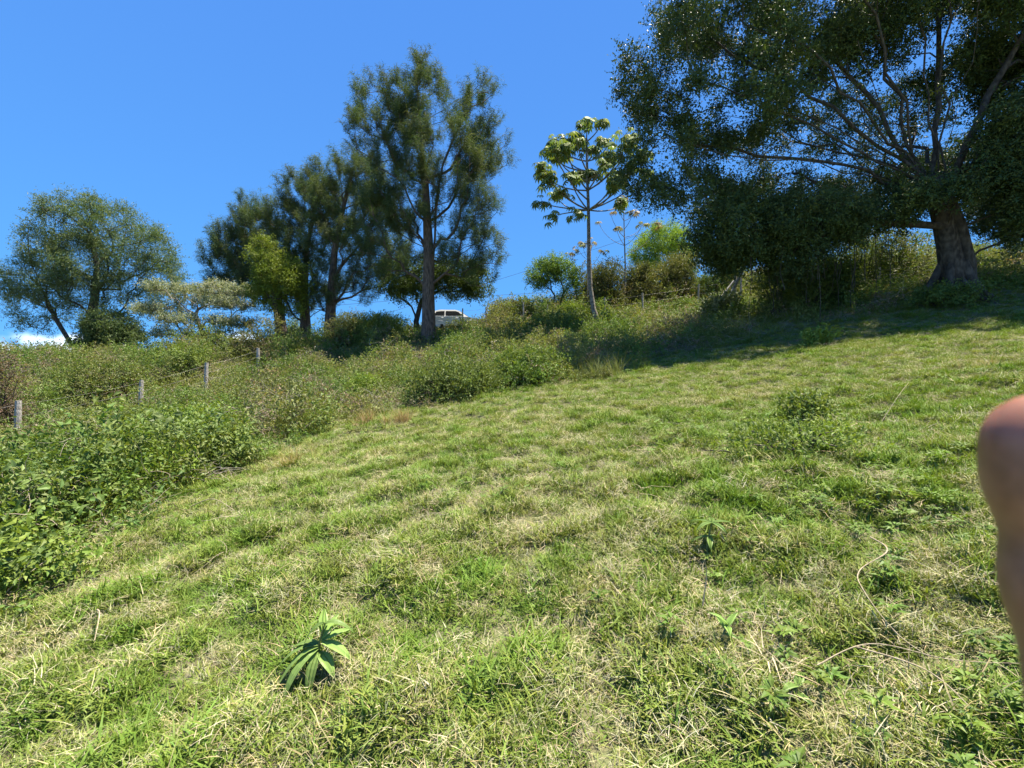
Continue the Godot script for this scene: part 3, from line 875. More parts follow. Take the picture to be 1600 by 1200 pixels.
func umbrella_tree(label: String, x: float, z: float, trunk: Array, r: float, ends: Array, per: int, size: float, tints: Array) -> void:
	if not F.has("palmate"):
		var s := Shape.new()
		for k in 9:
			var a := TAU * (k + 0.5) / 9.6
			var d := Vector3(cos(a), -0.15, sin(a)).normalized()
			var l := 0.36 * (0.75 + 0.35 * absf(sin(a * 0.5)))
			var mid := d * l * 0.55 + Vector3(0, 0.03, 0)
			var tip := d * l + Vector3(0, -0.16, 0)
			var side := d.cross(Vector3.UP).normalized() * l * 0.17
			var col := vary(Color.WHITE, 0.15)
			s.tri(Vector3.ZERO, mid + side, mid, col); s.tri(Vector3.ZERO, mid, mid - side, col)
			s.tri(mid, mid + side, tip, col); s.tri(mid, tip, mid - side, col)
		F.palmate = s.mesh(M.leaf)
	var o := thing("umbrella_tree", label, "tree", P(x, z), "umbrella-leaved trees")
	var s := Shape.new()
	var pts := PackedVector3Array(trunk)
	var rad := PackedFloat32Array()
	for k in pts.size(): rad.push_back(r * (1.45 if k == 0 else 1.0 - 0.62 * k / (pts.size() - 1.0)))
	s.tube(pts, rad, 10)
	var where := []
	var tint := PackedColorArray()
	var top: float = trunk[-1].y
	for e in ends:
		var q := Vector3(e[0], e[1], rng.randf_range(-1.0, 1.0) * minf(2.2, 0.5 + (top - e[1]) * 0.6 + 0.5))
		# it leaves the trunk well below its end, in whorls
		var yy := clampf(q.y - 0.5 - absf(q.x - trunk[-1].x) * 0.75, top * 0.58, top)
		yy = minf(top, ceil(yy / 0.55) * 0.55)
		var a := pts[pts.size() - 1]
		for k in pts.size() - 1:
			if pts[k].y <= yy and pts[k + 1].y >= yy: a = pts[k].lerp(pts[k + 1], (yy - pts[k].y) / (pts[k + 1].y - pts[k].y))
		var ctrl := a + Vector3((q.x - a.x) * 0.7, (q.y - a.y) * 0.25, (q.z - a.z) * 0.7)
		var bp := PackedVector3Array()
		var br := PackedFloat32Array()
		for k in 6:
			var t := k / 5.0
			bp.push_back(a.lerp(ctrl, t).lerp(ctrl.lerp(q, t), t)); br.push_back(r * 0.28 * (1.0 - 0.5 * t))
		s.tube(bp, br, 6, false)
		var rich := size * rng.randf_range(0.75, 1.3)
		for k in int(per * rng.randf_range(0.45, 1.35)):
			var d := (rv() * Vector3(1, 0.6, 1) + Vector3(0, 0.2, 0)).normalized()
			var at := q + d * rng.randf_range(0.15, 0.6) * rich
			s.tube(PackedVector3Array([q, q.lerp(at, 0.6) + Vector3(0, 0.06, 0), at]), PackedFloat32Array([0.012, 0.009, 0.006]), 3, false)
			where.append(Transform3D(upright((Vector3.UP * 0.9 + d * 0.6 + rv() * 0.35).normalized(), size * rng.randf_range(0.7, 1.15)), at))
			tint.push_back(vary(tints[rng.randi() % tints.size()], 0.25))
	part("trunk", s.mesh(M.pale_bark), o)
	scatter("crown", F.palmate, where, tint, o)

func make_ficus() -> void:
	# the great tree: its crown spreads from the left of the trunk to far out of view on the right
	var bx := 16.7
	var bz := 17.2
	var o := thing("fig_tree", "huge spreading dark fig tree with fanned limbs and hanging roots", "tree", P(bx, bz, -0.15))
	var by := o.position.y
	var seeds := [v3([[0, 0, 0], [-0.12, 1.0, 0], [-0.3, 2.2, 0], [-0.6, 3.6, 0], [-0.8, 4.6, 0]])]
	var limbs := [[-7.2, 9.0, -1.5], [-8.6, 7.2, -1.0], [-9.8, 5.4, -0.6], [-5.6, 11.0, -2.0], [-3.6, 12.5, 0.5], [-1.6, 13.0, -1.5], [0.4, 13.5, 1.0], [2.6, 12.0, -1.5], [5.0, 10.0, 0.5], [7.5, 7.5, -1.5], [8.5, 8.0, 3.0], [7.5, 7.8, 6.0], [-3.0, 9.5, -4.6], [1.5, 9.0, -5.0], [-5.0, 9.0, 4.5], [2.0, 10.0, 5.0], [-7.8, 8.2, 1.8], [-6.2, 7.4, -3.0], [-4.6, 11.2, 1.8], [-8.0, 9.8, 0.6], [-9.2, 6.3, 0.8], [-6.6, 10.2, 0.2], [-2.6, 12.8, -1.0], [-7.0, 6.4, -1.8], [-5.4, 8.4, -0.8], [-8.8, 8.2, -0.4]]
	for l in limbs:
		var a := Vector3(-0.75 + rng.randf_range(-0.15, 0.15), rng.randf_range(3.7, 4.7), rng.randf_range(-0.2, 0.2))
		var q := Vector3(l[0], l[1], -l[2])
		var path := [a]
		var ctrl := a + Vector3((q.x - a.x) * 0.42, (q.y - a.y) * 0.5, (q.z - a.z) * 0.42)
		for k in 9:
			var t := (k + 1) / 9.0
			path.append(a.lerp(ctrl, t).lerp(ctrl.lerp(q, t), t) + rv() * 0.2)
		seeds.append(path)
	# the low level limb that carries the hanging curtain of leaves
	seeds.append(v3([[-0.5, 2.75, -0.2], [-1.6, 3.0, 0.2], [-3.2, 3.2, 0.6], [-5.0, 3.25, 0.8], [-6.8, 3.0, 0.9], [-8.2, 2.6, 0.8]]))
	var lobes := []
	for l in [[5.6, 12.6, 16, 2.0, 1.7, 2.6], [5.4, 9.4, 16, 1.7, 0.9, 2.0], [6.5, 7.9, 16, 1.9, 0.55, 1.8], [7.4, 10.9, 15.4, 2.2, 1.3, 2.8], [9.4, 12.8, 15, 2.3, 1.3, 2.8], [8.2, 8.8, 17, 2.0, 0.8, 2.2, 0.8], [7.4, 15.2, 16, 2.6, 1.8, 3.2],
			[11.5, 15.2, 15.5, 3.4, 2.2, 4.0], [15, 16.6, 16, 4.0, 2.4, 4.6], [19.5, 15.0, 16, 4.0, 2.6, 4.6], [18.4, 11.2, 13.6, 2.6, 1.8, 2.2], [23, 11.8, 16, 3.4, 2.6, 4.2], [20.5, 9.4, 15.5, 2.2, 1.4, 2.4], [12.5, 13.0, 20.5, 3.0, 1.8, 2.4, 0.5], [17.5, 14.0, 21.5, 3.4, 2.2, 2.4, 0.5],
			[9.0, 7.5, 18.0, 2.0, 1.1, 1.7, 2.6], [11.4, 7.9, 18.0, 2.2, 1.1, 1.8, 2.6], [13.8, 8.3, 18.0, 1.9, 0.8, 1.7, 2.4], [8.8, 6.9, 18.2, 1.2, 0.6, 1.2, 2.4], [11.2, 6.6, 18.4, 1.6, 0.7, 1.3, 2.2], [17.2, 8.6, 15.8, 0.9, 1.2, 0.9, 1.6], [18.2, 7.9, 16.6, 1.0, 1.2, 0.9, 1.6], [18.6, 12.4, 15.4, 3.0, 1.4, 2.6, 1.8], [16.0, 13.4, 13.0, 3.0, 1.4, 2.2, 1.4], [20.5, 12.0, 13.0, 2.6, 1.6, 2.4, 1.4], [22.5, 12.0, 23, 3.5, 1.4, 3.0, 1.3], [17.0, 11.2, 23, 3.2, 1.0, 2.6, 1.2], [12.0, 10.4, 21.5, 2.6, 0.8, 2.0, 1.0], [26, 12.5, 20, 3.6, 1.8, 4.0, 1.0], [25, 12.0, 24, 3.6, 1.8, 3.0, 1.0], [17.4, 10.4, 15.2, 1.29, 1.3, 1.2, 2.2], [17.9, 8.4, 15.2, 1.25, 1.2, 1.1, 2.2], [16.0, 12.4, 15.5, 1.8, 1.0, 1.6, 1.6], [15.3, 8.3, 16.0, 0.9, 0.6, 0.6, 2.4], [16.9, 9.4, 15.6, 0.8, 0.9, 0.7, 2.2], [13.0, 14.2, 16.0, 2.2, 1.2, 2.4, 1.2], [17.5, 10.6, 13.4, 1.7, 1.0, 1.4, 1.2], [22.0, 9.0, 18.0, 3.0, 1.6, 2.4, 1.2]]:
		var m = l.duplicate()
		if m[2] < 17.5 and m[3] > 1.3:     # the upper crown is centred over the trunk
			var f: float = (m[2] + 1.9) / m[2]
			m[0] *= f; m[1] = 1.6 + (m[1] - 1.6) * f; m[2] += 1.9; m[5] = minf(m[5], 3.2)
		m[0] -= bx; m[1] -= by; m[2] -= bz
		lobes.append(m)
	var g := grow(seeds, in_lobes(lobes, 1650, 0.5), 0.6, 0.35, 0.03)
	var s := wood(g, 0.36, 0.012, 2.3, 0.3)
	# buttress roots and a second stem grown onto the first
	for k in 7:
		var a := TAU * k / 7.0 + rng.randf_range(-0.4, 0.4)
		var d := Vector3(cos(a), 0, sin(a))
		var side := Vector3(-d.z, 0, d.x) * rng.randf_range(-0.35, 0.35)
		var pts := PackedVector3Array()
		var rad := PackedFloat32Array()
		var reach := rng.randf_range(0.5, 1.5)
		var thick := rng.randf_range(0.10, 0.22)
		var high := rng.randf_range(0.5, 1.5)
		for j in 7:
			var t := j / 6.0
			var q := d * (0.25 + reach * t) + side * t * t + Vector3(-0.12 * (1.0 - t), 0, 0)
			q.y = (1.0 - t) * (1.0 - t) * high + gh(bx + q.x, bz - q.z) - by - 0.06 * t
			pts.push_back(q); rad.push_back(thick * (1.0 - 0.7 * t))
		s.tube(pts, rad, 8)
	s.tube(PackedVector3Array([Vector3(0.38, -0.1, 0.1), Vector3(0.25, 1.4, 0.25), Vector3(-0.15, 2.8, 0.3), Vector3(-0.6, 4.2, 0.15)]), PackedFloat32Array([0.24, 0.19, 0.18, 0.17]), 10)
	part("trunk", s.mesh(M.dark_bark), o)
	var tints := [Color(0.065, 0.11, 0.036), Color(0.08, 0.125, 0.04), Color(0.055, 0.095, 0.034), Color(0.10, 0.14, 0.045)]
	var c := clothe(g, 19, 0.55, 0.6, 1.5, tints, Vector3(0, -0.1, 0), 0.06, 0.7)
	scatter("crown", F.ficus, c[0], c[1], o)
	# roots that hang from the low limb
	for k in 26:
		var x := rng.randf_range(-8.0, -1.5)
		var top := 3.2
		var zz := rng.randf_range(-1.4, 0.4)
		var low := maxf(gh(bx + x, bz - zz) - by, top - rng.randf_range(1.2, 4.2))
		var pts := PackedVector3Array()
		var rad := PackedFloat32Array()
		for j in 5:
			pts.push_back(Vector3(x + rng.randf_range(-0.06, 0.06) + 0.1 * sin(j + k), lerpf(top, low, j / 4.0), zz + rng.randf_range(-0.05, 0.05))); rad.push_back(rng.randf_range(0.008, 0.018))
		var r := Shape.new()
		r.tube(pts, rad, 5)
		part("hanging_root", r.mesh(M.dark_bark), o)

# ---------------------------------------------------------------- shrubs
func make_shrubs() -> void:
	var G := [Color(0.155, 0.22, 0.045), Color(0.20, 0.265, 0.06), Color(0.125, 0.185, 0.05)]
	var L := [Color(0.22, 0.30, 0.05), Color(0.18, 0.27, 0.045)]
	var OL := [Color(0.155, 0.175, 0.062), Color(0.19, 0.19, 0.085), Color(0.12, 0.145, 0.052)]
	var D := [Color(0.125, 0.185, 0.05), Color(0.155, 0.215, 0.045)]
	bush("shrub", "broad-leaved glossy shrub filling the near left edge of the pasture", -5.9, 5.3, 2.6, 0.78, F.mixed, 360, 0.6, 1.25, G, 7)
	bush("shrub", "low yellow-green leafy shrub at the pasture's near left corner", -4.5, 3.7, 1.7, 0.55, F.mixed, 240, 0.6, 1.1, G + L, 5)
	bush("shrub", "dense dark-hollowed shrub at the pasture's left border", -5.4, 7.9, 1.9, 0.85, F.mixed, 330, 0.8, 1.2, G, 7)
	bush("shrub", "tall leafy shrub behind the dark-hollowed one", -7.0, 9.6, 2.4, 0.9, F.mixed, 300, 0.8, 1.3, G + L, 7)
	bush("shrub", "bright shrub below the second fence post from the left", -9.6, 13.2, 2.0, 0.8, F.broad2, 260, 0.9, 1.4, L, 5)
	bush("shrub", "pale small-leaved shrub standing highest at the pasture's upper edge", -1.7, 13.2, 2.7, 1.15, F.small, 520, 0.9, 1.4, [Color(0.16, 0.21, 0.06), Color(0.13, 0.18, 0.05)], 7)
	bush("shrub", "spreading shrub joined to the pale small-leaved one on its right", 0.6, 14.2, 2.6, 1.05, F.small, 420, 0.9, 1.4, G, 6)
	bush("shrub", "fresh green fern-like clump on the weedy slope", -5.2, 16.0, 1.5, 0.8, F.broad2, 200, 0.9, 1.3, L, 4)
	bush("shrub", "grey-green tangled scrub between fence and pasture", -8.6, 16.6, 3.2, 0.9, F.small, 420, 0.9, 1.4, [Color(0.15, 0.16, 0.075), Color(0.12, 0.15, 0.06)], 7)
	bush("shrub", "dark round shrub under the needle-leaved trees", -8.4, 29.6, 3.2, 2.2, F.small, 520, 1.2, 1.8, D, 7)
	bush("shrub", "dark dense shrub filling the gap behind the sapling's trunk", -18.4, 38.5, 4.2, 3.6, F.broad2, 480, 1.6, 2.3, D, 8)
	bush("shrub", "dark dense shrub filling the gaps between the needle-leaved trunks", -14.4, 37.0, 4.0, 3.0, F.broad2, 420, 1.6, 2.3, D, 8)
	bush("shrub", "tall scrubby bush with straw-tinged top next to the dark round shrub", -11.0, 30.4, 3.2, 2.6, F.small, 420, 1.2, 1.8, OL, 7)
	bush("shrub", "tall leggy shrub with rust-pink leaves at the far left edge", -18.2, 16.2, 1.6, 3.1, F.small, 240, 0.9, 1.4, [Color(0.20, 0.14, 0.11), Color(0.14, 0.12, 0.085)], 6)
	bush("shrub", "young bush with rusty leaves behind the fourth fence post", -16.0, 29.0, 2.4, 2.8, F.tree_leaf, 190, 0.8, 1.2, [Color(0.19, 0.17, 0.08), Color(0.15, 0.18, 0.05)], 6)
	bush("shrub", "bushy olive thicket below the layered tree", -20.5, 31.0, 5.0, 2.6, F.small, 460, 1.4, 2.0, OL + G, 8)
	bush("shrub", "buff-topped thicket on the skyline beneath the ridge tree", -31.0, 36.0, 7.0, 2.0, F.small, 520, 1.6, 2.3, OL, 9)
	bush("hedge_shrub", "olive brown hedge shrub behind the tall slender trunk", 6.0, 31.0, 3.4, 3.8, F.small, 900, 1.3, 1.9, OL, 9, "shrub", 0.0, "olive hedge on the crest")
	bush("hedge_shrub", "olive brown hedge shrub midway along the hedge", 8.7, 31.2, 3.2, 3.4, F.small, 900, 1.3, 1.9, OL, 9, "shrub", 0.0, "olive hedge on the crest")
	bush("hedge_shrub", "olive brown hedge shrub nearest the fig tree", 11.3, 31.4, 3.2, 3.6, F.small, 900, 1.3, 1.9, OL, 9, "shrub", 0.0, "olive hedge on the crest")
	bush("shrub", "dark green bush closing the hedge under the fig's outer leaves", 13.6, 29.6, 2.8, 3.4, F.broad2, 420, 1.4, 1.9, D, 7)
	bush("shrub", "yellow-green bush at the foot of the tall slender trunk", 3.9, 28.0, 1.7, 1.5, F.small, 240, 1.0, 1.4, L, 5)
	bush("shrub", "weedy mound with seedheads on the skyline left of the round tree", -0.1, 31.6, 4.6, 1.9, F.small, 480, 1.0, 1.6, [Color(0.20, 0.22, 0.07), Color(0.17, 0.17, 0.07)], 8)
	bush("shrub", "pale-spotted leafy shrub on the bank below the braced fence post", 10.1, 22.4, 2.0, 1.3, F.broad, 260, 1.2, 1.7, [Color(0.13, 0.19, 0.06), Color(0.24, 0.28, 0.15)], 5)
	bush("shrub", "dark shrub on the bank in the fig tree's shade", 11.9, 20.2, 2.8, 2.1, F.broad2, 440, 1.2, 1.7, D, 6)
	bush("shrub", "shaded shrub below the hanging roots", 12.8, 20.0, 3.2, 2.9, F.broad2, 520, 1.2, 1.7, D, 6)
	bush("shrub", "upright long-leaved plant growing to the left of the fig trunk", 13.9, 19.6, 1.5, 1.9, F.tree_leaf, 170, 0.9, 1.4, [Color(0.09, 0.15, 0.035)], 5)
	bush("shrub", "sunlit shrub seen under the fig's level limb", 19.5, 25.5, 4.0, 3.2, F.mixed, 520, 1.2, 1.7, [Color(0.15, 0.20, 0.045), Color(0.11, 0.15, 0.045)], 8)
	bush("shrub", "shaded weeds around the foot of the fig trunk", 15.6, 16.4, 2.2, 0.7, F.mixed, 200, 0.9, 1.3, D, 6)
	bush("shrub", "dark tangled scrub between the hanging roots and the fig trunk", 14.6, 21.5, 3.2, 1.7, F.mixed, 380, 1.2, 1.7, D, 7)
	bush("shrub", "tall scrub beyond the fence, seen between fig trunk and hanging roots", 23.0, 27.5, 4.6, 3.6, F.mixed, 520, 1.3, 1.9, D + OL, 8)
	bush("shrub", "olive scrub past the fig trunk at the right edge", 31.0, 25.5, 5.0, 3.0, F.small, 420, 1.4, 2.0, OL, 8)
	bush("shrub", "dark low shrub below the thin crest fence, left of the curved trunk foot", 2.6, 25.4, 3.4, 1.1, F.broad2, 360, 1.3, 1.9, D, 7)
	bush("shrub", "dark leafy clump around the curved foot of the tall slender trunk", 5.4, 24.6, 2.2, 0.9, F.broad2, 220, 1.3, 1.8, D, 5)
	bush("shrub", "small-leaved scrub rising behind the glossy near left shrub", -8.0, 7.4, 2.6, 0.7, F.small, 380, 0.8, 1.2, G, 8)
	bush("shrub", "loose small-leaved scrub between the glossy shrub and the dark-hollowed one", -5.3, 6.5, 1.6, 0.8, F.small, 170, 0.7, 1.1, L, 5)
	bush("shrub", "leafy scrub left of the first fence post", -17.6, 13.0, 2.6, 1.6, F.small, 300, 1.1, 1.6, G, 7)
	bush("shrub", "lumpy green scrub between the first and second fence posts", -12.6, 15.0, 2.6, 0.75, F.small, 320, 1.0, 1.5, G, 7)
	bush("shrub", "olive scrub behind the second fence post", -19.0, 21.0, 4.0, 1.9, F.small, 420, 1.3, 1.9, G + OL, 8)
	bush("shrub", "leafy scrub behind the third fence post", -18.0, 25.0, 3.4, 1.9, F.broad2, 340, 1.5, 2.1, G, 8)
	bush("shrub", "wide olive scrub on the skyline left of the ridge tree", -36.0, 34.0, 7.0, 1.7, F.small, 480, 1.6, 2.3, OL + G, 9)
	bush("shrub", "leafy weed clump with a bare twiggy hollow in the pasture", 4.05, 6.3, 0.95, 0.42, F.broad2, 110, 0.6, 0.9, G, 5)
	bush("shrub", "low spreading broadleaf weed patch in front of the twiggy clump", 3.0, 4.9, 1.7, 0.26, F.broad2, 150, 0.5, 0.8, G + L, 7, "weed")
	bush("shrub", "small pale leafy weed at the edge of the fig's shadow", 9.5, 14.2, 0.9, 0.42, F.broad, 46, 0.9, 1.3, L, 3, "weed")

# ---------------------------------------------------------------- fences and wires
func post(parent: Node, at: Vector3, h: float, r: float, lean := Vector3.ZERO) -> void:
	# a split square post with worn corners
	var s := Shape.new()
	var top := Vector3(0, h, 0) + lean
	var rows := []
	for k in 5:
		var t := k / 4.0
		var rr := r * (1.0 if k < 4 else 0.88) * rng.randf_range(0.93, 1.07)
		var ring := []
		for j in 8:
			var a := TAU * (j + 0.5) / 8.0
			var sq := 1.0 / maxf(absf(cos(a)), absf(sin(a)))
			ring.append(Vector3(cos(a) * rr * sq * 0.95, -0.3 if k == 0 else 0.0, sin(a) * rr * sq * 0.95) + top * t)
		rows.append(ring)
	for k in 4:
		for j in 8:
			s.quad(rows[k][j], rows[k][(j + 1) % 8], rows[k + 1][(j + 1) % 8], rows[k + 1][j])
	for j in range(1, 7): s.tri(rows[4][0], rows[4][j], rows[4][j + 1], Color.WHITE)
	var o := part("post", s.mesh(M.old_wood), parent)
	o.position = at

func wire(parent: Node, pts: Array, sag: float, r: float, called := "wire") -> void:
	var s := Shape.new()
	for k in pts.size() - 1:
		var p := PackedVector3Array()
		var rad := PackedFloat32Array()
		for j in 9:
			var t := j / 8.0
			p.push_back(pts[k].lerp(pts[k + 1], t) + Vector3(0, -sag * 4.0 * t * (1.0 - t), 0)); rad.push_back(r)
		s.tube(p, rad, 4, false)
	part(called, s.mesh(M.wire if called == "wire" else M.cable), parent)

func fence(called: String, label: String, spots: Array, heights: Array, strands: Array, r := 0.06) -> Node3D:
	var o := thing(called, label, "fence", P(spots[0][0], spots[0][1]))
	var at := []
	for k in spots.size():
		var q := P(spots[k][0], spots[k][1]) - o.position
		at.append(q)
		post(o, q, heights[k], r, Vector3(rng.randf_range(-0.05, 0.05), 0, rng.randf_range(-0.05, 0.05)))
	for y in strands:
		var line := []
		for k in at.size(): line.append(at[k] + Vector3(0, y * heights[k], r + 0.004))
		wire(o, line, 0.05, 0.0045)
	return o

func make_fences() -> void:
	fence("wire_fence", "weathered grey post and wire fence running up the left thicket", [[-15.6, 10.2], [-15.9, 14.7], [-15.6, 19.2], [-15.0, 22.4], [-13.9, 25.1]], [1.45, 1.5, 1.45, 1.5, 1.45], [0.1, 0.4, 0.65, 0.9], 0.085)
	var o := thing("fallen_post", "broken pale fence post leaning over past the last upright post", "post", P(-13.7, 27.6))
	post(o, Vector3(0, 0.45, 0), 0.55, 0.05, Vector3(0.95, -0.75, 0.1))
	o = thing("marker_stakes", "two short grey stakes leaning together before the dark shrub", "stake", P(-8.4, 27.2))
	post(o, Vector3(0, 0, 0), 0.85, 0.045, Vector3(-0.05, 0, 0))
	post(o, Vector3(0.13, 0, 0), 0.7, 0.04, Vector3(0.05, 0, 0))
	o = fence("wire_fence", "thin post and wire fence along the crest, braced at one post", [[-5.2, 31.0], [-3.3, 30.3], [-1.7, 29.8], [0.75, 29.4], [2.2, 29.0], [3.9, 28.6], [5.7, 28.0], [7.85, 27.4], [11.3, 27.8], [13.0, 26.6]], [1.5, 1.55, 1.5, 1.5, 1.2, 1.3, 1.3, 1.4, 1.45, 1.7], [0.35, 0.6, 0.9], 0.05)
	var q: Vector3 = P(13.0, 26.6) - o.position
	var s := Shape.new()
	var foot: Vector3 = P(11.4, 26.4) - o.position
	s.tube(PackedVector3Array([foot + Vector3(0, -0.1, 0), q + Vector3(-0.05, 1.6, 0)]), PackedFloat32Array([0.07, 0.06]), 8)
	part("brace", s.mesh(M.old_wood), o)
	fence("wire_fence", "shaded post and wire fence passing behind the fig tree's trunk", [[13.2, 26.4], [16.2, 24.6], [19.3, 24.0], [22.6, 23.4], [26.0, 22.6], [30.0, 21.6]], [1.7, 1.5, 1.5, 1.5, 1.5, 1.5], [0.35, 0.6, 0.72, 0.9], 0.05)
	# a dead leaning trunk under the fig's outer leaves
	o = thing("dead_trunk", "bare forked dead trunk leaning up into the fig's hanging leaves", "trunk", P(11.0, 24.6, -0.1))
	s = Shape.new()
	s.tube(PackedVector3Array([Vector3(0, 0, 0), Vector3(0.6, 0.9, 0), Vector3(1.0, 1.7, 0), Vector3(1.35, 2.5, 0.1), Vector3(1.6, 3.6, 0)]), PackedFloat32Array([0.11, 0.10, 0.09, 0.07, 0.04]), 8)
	part("stem", s.mesh(M.pale_bark), o)
	s = Shape.new()
	s.tube(PackedVector3Array([Vector3(1.05, 1.75, 0), Vector3(1.05, 2.4, -0.1), Vector3(1.2, 3.2, -0.15)]), PackedFloat32Array([0.06, 0.05, 0.03]), 6)
	part("branch", s.mesh(M.pale_bark), o)
	for a in [["dark utility cable sloping across the sky towards the tall slender tree", -9.0, 42.0, 8.9, 12.5, 36.0, 14.2], ["lower dark utility cable crossing the sky beside the round tree", -9.0, 38.0, 8.6, 16.0, 39.0, 10.4]]:
		o = thing("overhead_cable", a[0], "cable", Vector3.ZERO, "overhead cables")
		var p0 := Vector3(a[1], a[3], -a[2])
		var p1 := Vector3(a[4], a[6], -a[5])
		var far := (p1 - p0) * 1.0
		wire(o, [p0 - far, p0, p1, p1 + far * 2.0], 0.15, 0.012, "cable")

# ---------------------------------------------------------------- the parked car
func slab(profile: Array, widths: Array) -> Shape:
	# profile: [x, y] round the side outline; widths: half width at each point; closed across
	var s := Shape.new()
	var n := profile.size()
	var cx := 0.0
	var cy := 0.0
	for p in profile:
		cx += p[0] / n; cy += p[1] / n
	for side in [-1.0, 1.0]:
		var m := Vector3(cx, cy, 0)
		var wm := 0.0
		for w in widths: wm += w / n
		m.z = side * wm
		for k in n:
			var k2 := (k + 1) % n
			s.tri(m, Vector3(profile[k][0], profile[k][1], side * widths[k]), Vector3(profile[k2][0], profile[k2][1], side * widths[k2]), Color.WHITE)
	for k in n:
		var k2 := (k + 1) % n
		var a := Vector3(profile[k][0], profile[k][1], -widths[k])
		var b := Vector3(profile[k2][0], profile[k2][1], -widths[k2])
		s.quad(a, Vector3(a.x, a.y, widths[k]), Vector3(b.x, b.y, widths[k2]), b)
	return s

func make_car() -> void:
	var z := 34.2
	var o := thing("parked_car", "white hatchback parked behind the trunk of the tallest tree", "car", P(-4.25, z, 0.02))
	o.rotation.y = 0.06
	var white := plain(Color(0.74, 0.76, 0.78), 0.3)
	white.clearcoat_enabled = true
	white.clearcoat = 0.6
	var glass := plain(Color(0.02, 0.022, 0.025), 0.08)
	var rubber := plain(Color(0.025, 0.025, 0.027), 0.85)
	var steel := plain(Color(0.42, 0.43, 0.45), 0.35, 0.8)
	var outline := []
	var wid := []
	var arch := func(cx: float) -> void:
		for k in 9:
			var a := PI - PI * k / 8.0
			outline.append([cx + cos(a) * 0.36, 0.28 + sin(a) * 0.38]); wid.append(0.80)
	for p in [[-1.92, 0.35, 0.66], [-1.88, 0.24, 0.74]]:
		outline.append([p[0], p[1]]); wid.append(p[2])
	arch.call(-1.18)
	arch.call(1.22)
	for p in [[1.86, 0.24, 0.72], [1.95, 0.36, 0.66], [1.93, 0.62, 0.66], [1.80, 0.76, 0.70], [1.00, 0.93, 0.76], [-1.72, 0.95, 0.78], [-1.90, 0.80, 0.72], [-1.95, 0.5, 0.68]]:
		outline.append([p[0], p[1]]); wid.append(p[2])
	part("body", slab(outline, wid).mesh(white), o)
	part("cabin", slab([[-1.74, 0.94], [-1.42, 1.38], [-1.1, 1.46], [0.05, 1.46], [0.30, 1.40], [1.02, 0.92]], [0.75, 0.60, 0.58, 0.58, 0.60, 0.74]).mesh(white), o)
	for side in [-1.0, 1.0]:
		for w in [[[-1.50, 1.0], [-1.32, 1.32], [-0.72, 1.36], [-0.72, 1.0]], [[-0.64, 1.0], [-0.64, 1.36], [0.08, 1.36], [0.30, 1.28], [0.62, 1.0]]]:
			var s := Shape.new()
			var v := []
			for p in w: v.append(Vector3(p[0], p[1], side * (0.745 - (p[1] - 0.94) * 0.30 + 0.016)))
			for k in range(1, v.size() - 1): s.tri(v[0], v[k], v[k + 1], Color.WHITE)
			part("side_window", s.mesh(glass), o)
		for x in [-0.95, 0.1]:
			var hd := Shape.new()
			hd.tube(PackedVector3Array([Vector3(x, 0.84, side * 0.80), Vector3(x + 0.16, 0.84, side * 0.80)]), PackedFloat32Array([0.016, 0.016]), 6)
			part("door_handle", hd.mesh(white), o)
		var mir := Shape.new()
		mir.tube(PackedVector3Array([Vector3(0.60, 1.0, side * 0.76), Vector3(0.62, 1.02, side * 0.84), Vector3(0.62, 1.03, side * 0.94)]), PackedFloat32Array([0.03, 0.07, 0.06]), 8)
		part("wing_mirror", mir.mesh(white), o)
		for x in [1.86, -1.88]:
			var lamp := Shape.new()
			lamp.tube(PackedVector3Array([Vector3(x, 0.70, side * 0.50), Vector3(x, 0.71, side * 0.68)]), PackedFloat32Array([0.075, 0.06]), 8)
			part("headlight" if x > 0.0 else "tail_light", lamp.mesh(plain(Color(0.6, 0.62, 0.65), 0.1) if x > 0.0 else plain(Color(0.3, 0.01, 0.01), 0.2)), o)
		for x in [-1.18, 1.22]:
			var wh := Shape.new()
			wh.tube(PackedVector3Array([Vector3(x, 0.29, side * 0.58), Vector3(x, 0.29, side * 0.60), Vector3(x, 0.29, side * 0.76), Vector3(x, 0.29, side * 0.78)]), PackedFloat32Array([0.26, 0.30, 0.30, 0.27]), 20)
			var wn := part("wheel", wh.mesh(rubber), o)
			var rim := Shape.new()
			rim.tube(PackedVector3Array([Vector3(x, 0.29, side * 0.74), Vector3(x, 0.29, side * 0.79)]), PackedFloat32Array([0.19, 0.17]), 16)
			part("rim", rim.mesh(steel), wn)
	var ws := Shape.new()
	ws.quad(Vector3(0.33, 1.385, -0.54), Vector3(0.33, 1.385, 0.54), Vector3(0.98, 0.965, 0.66), Vector3(0.98, 0.965, -0.66))
	var wso := part("windscreen", ws.mesh(glass), o)
	wso.position = Vector3(0.012, 0.016, 0)
	ws = Shape.new()
	ws.quad(Vector3(-1.45, 1.34, -0.54), Vector3(-1.45, 1.34, 0.54), Vector3(-1.70, 0.99, 0.66), Vector3(-1.70, 0.99, -0.66))
	wso = part("rear_window", ws.mesh(glass), o)
	wso.position = Vector3(-0.02, 0.014, 0)

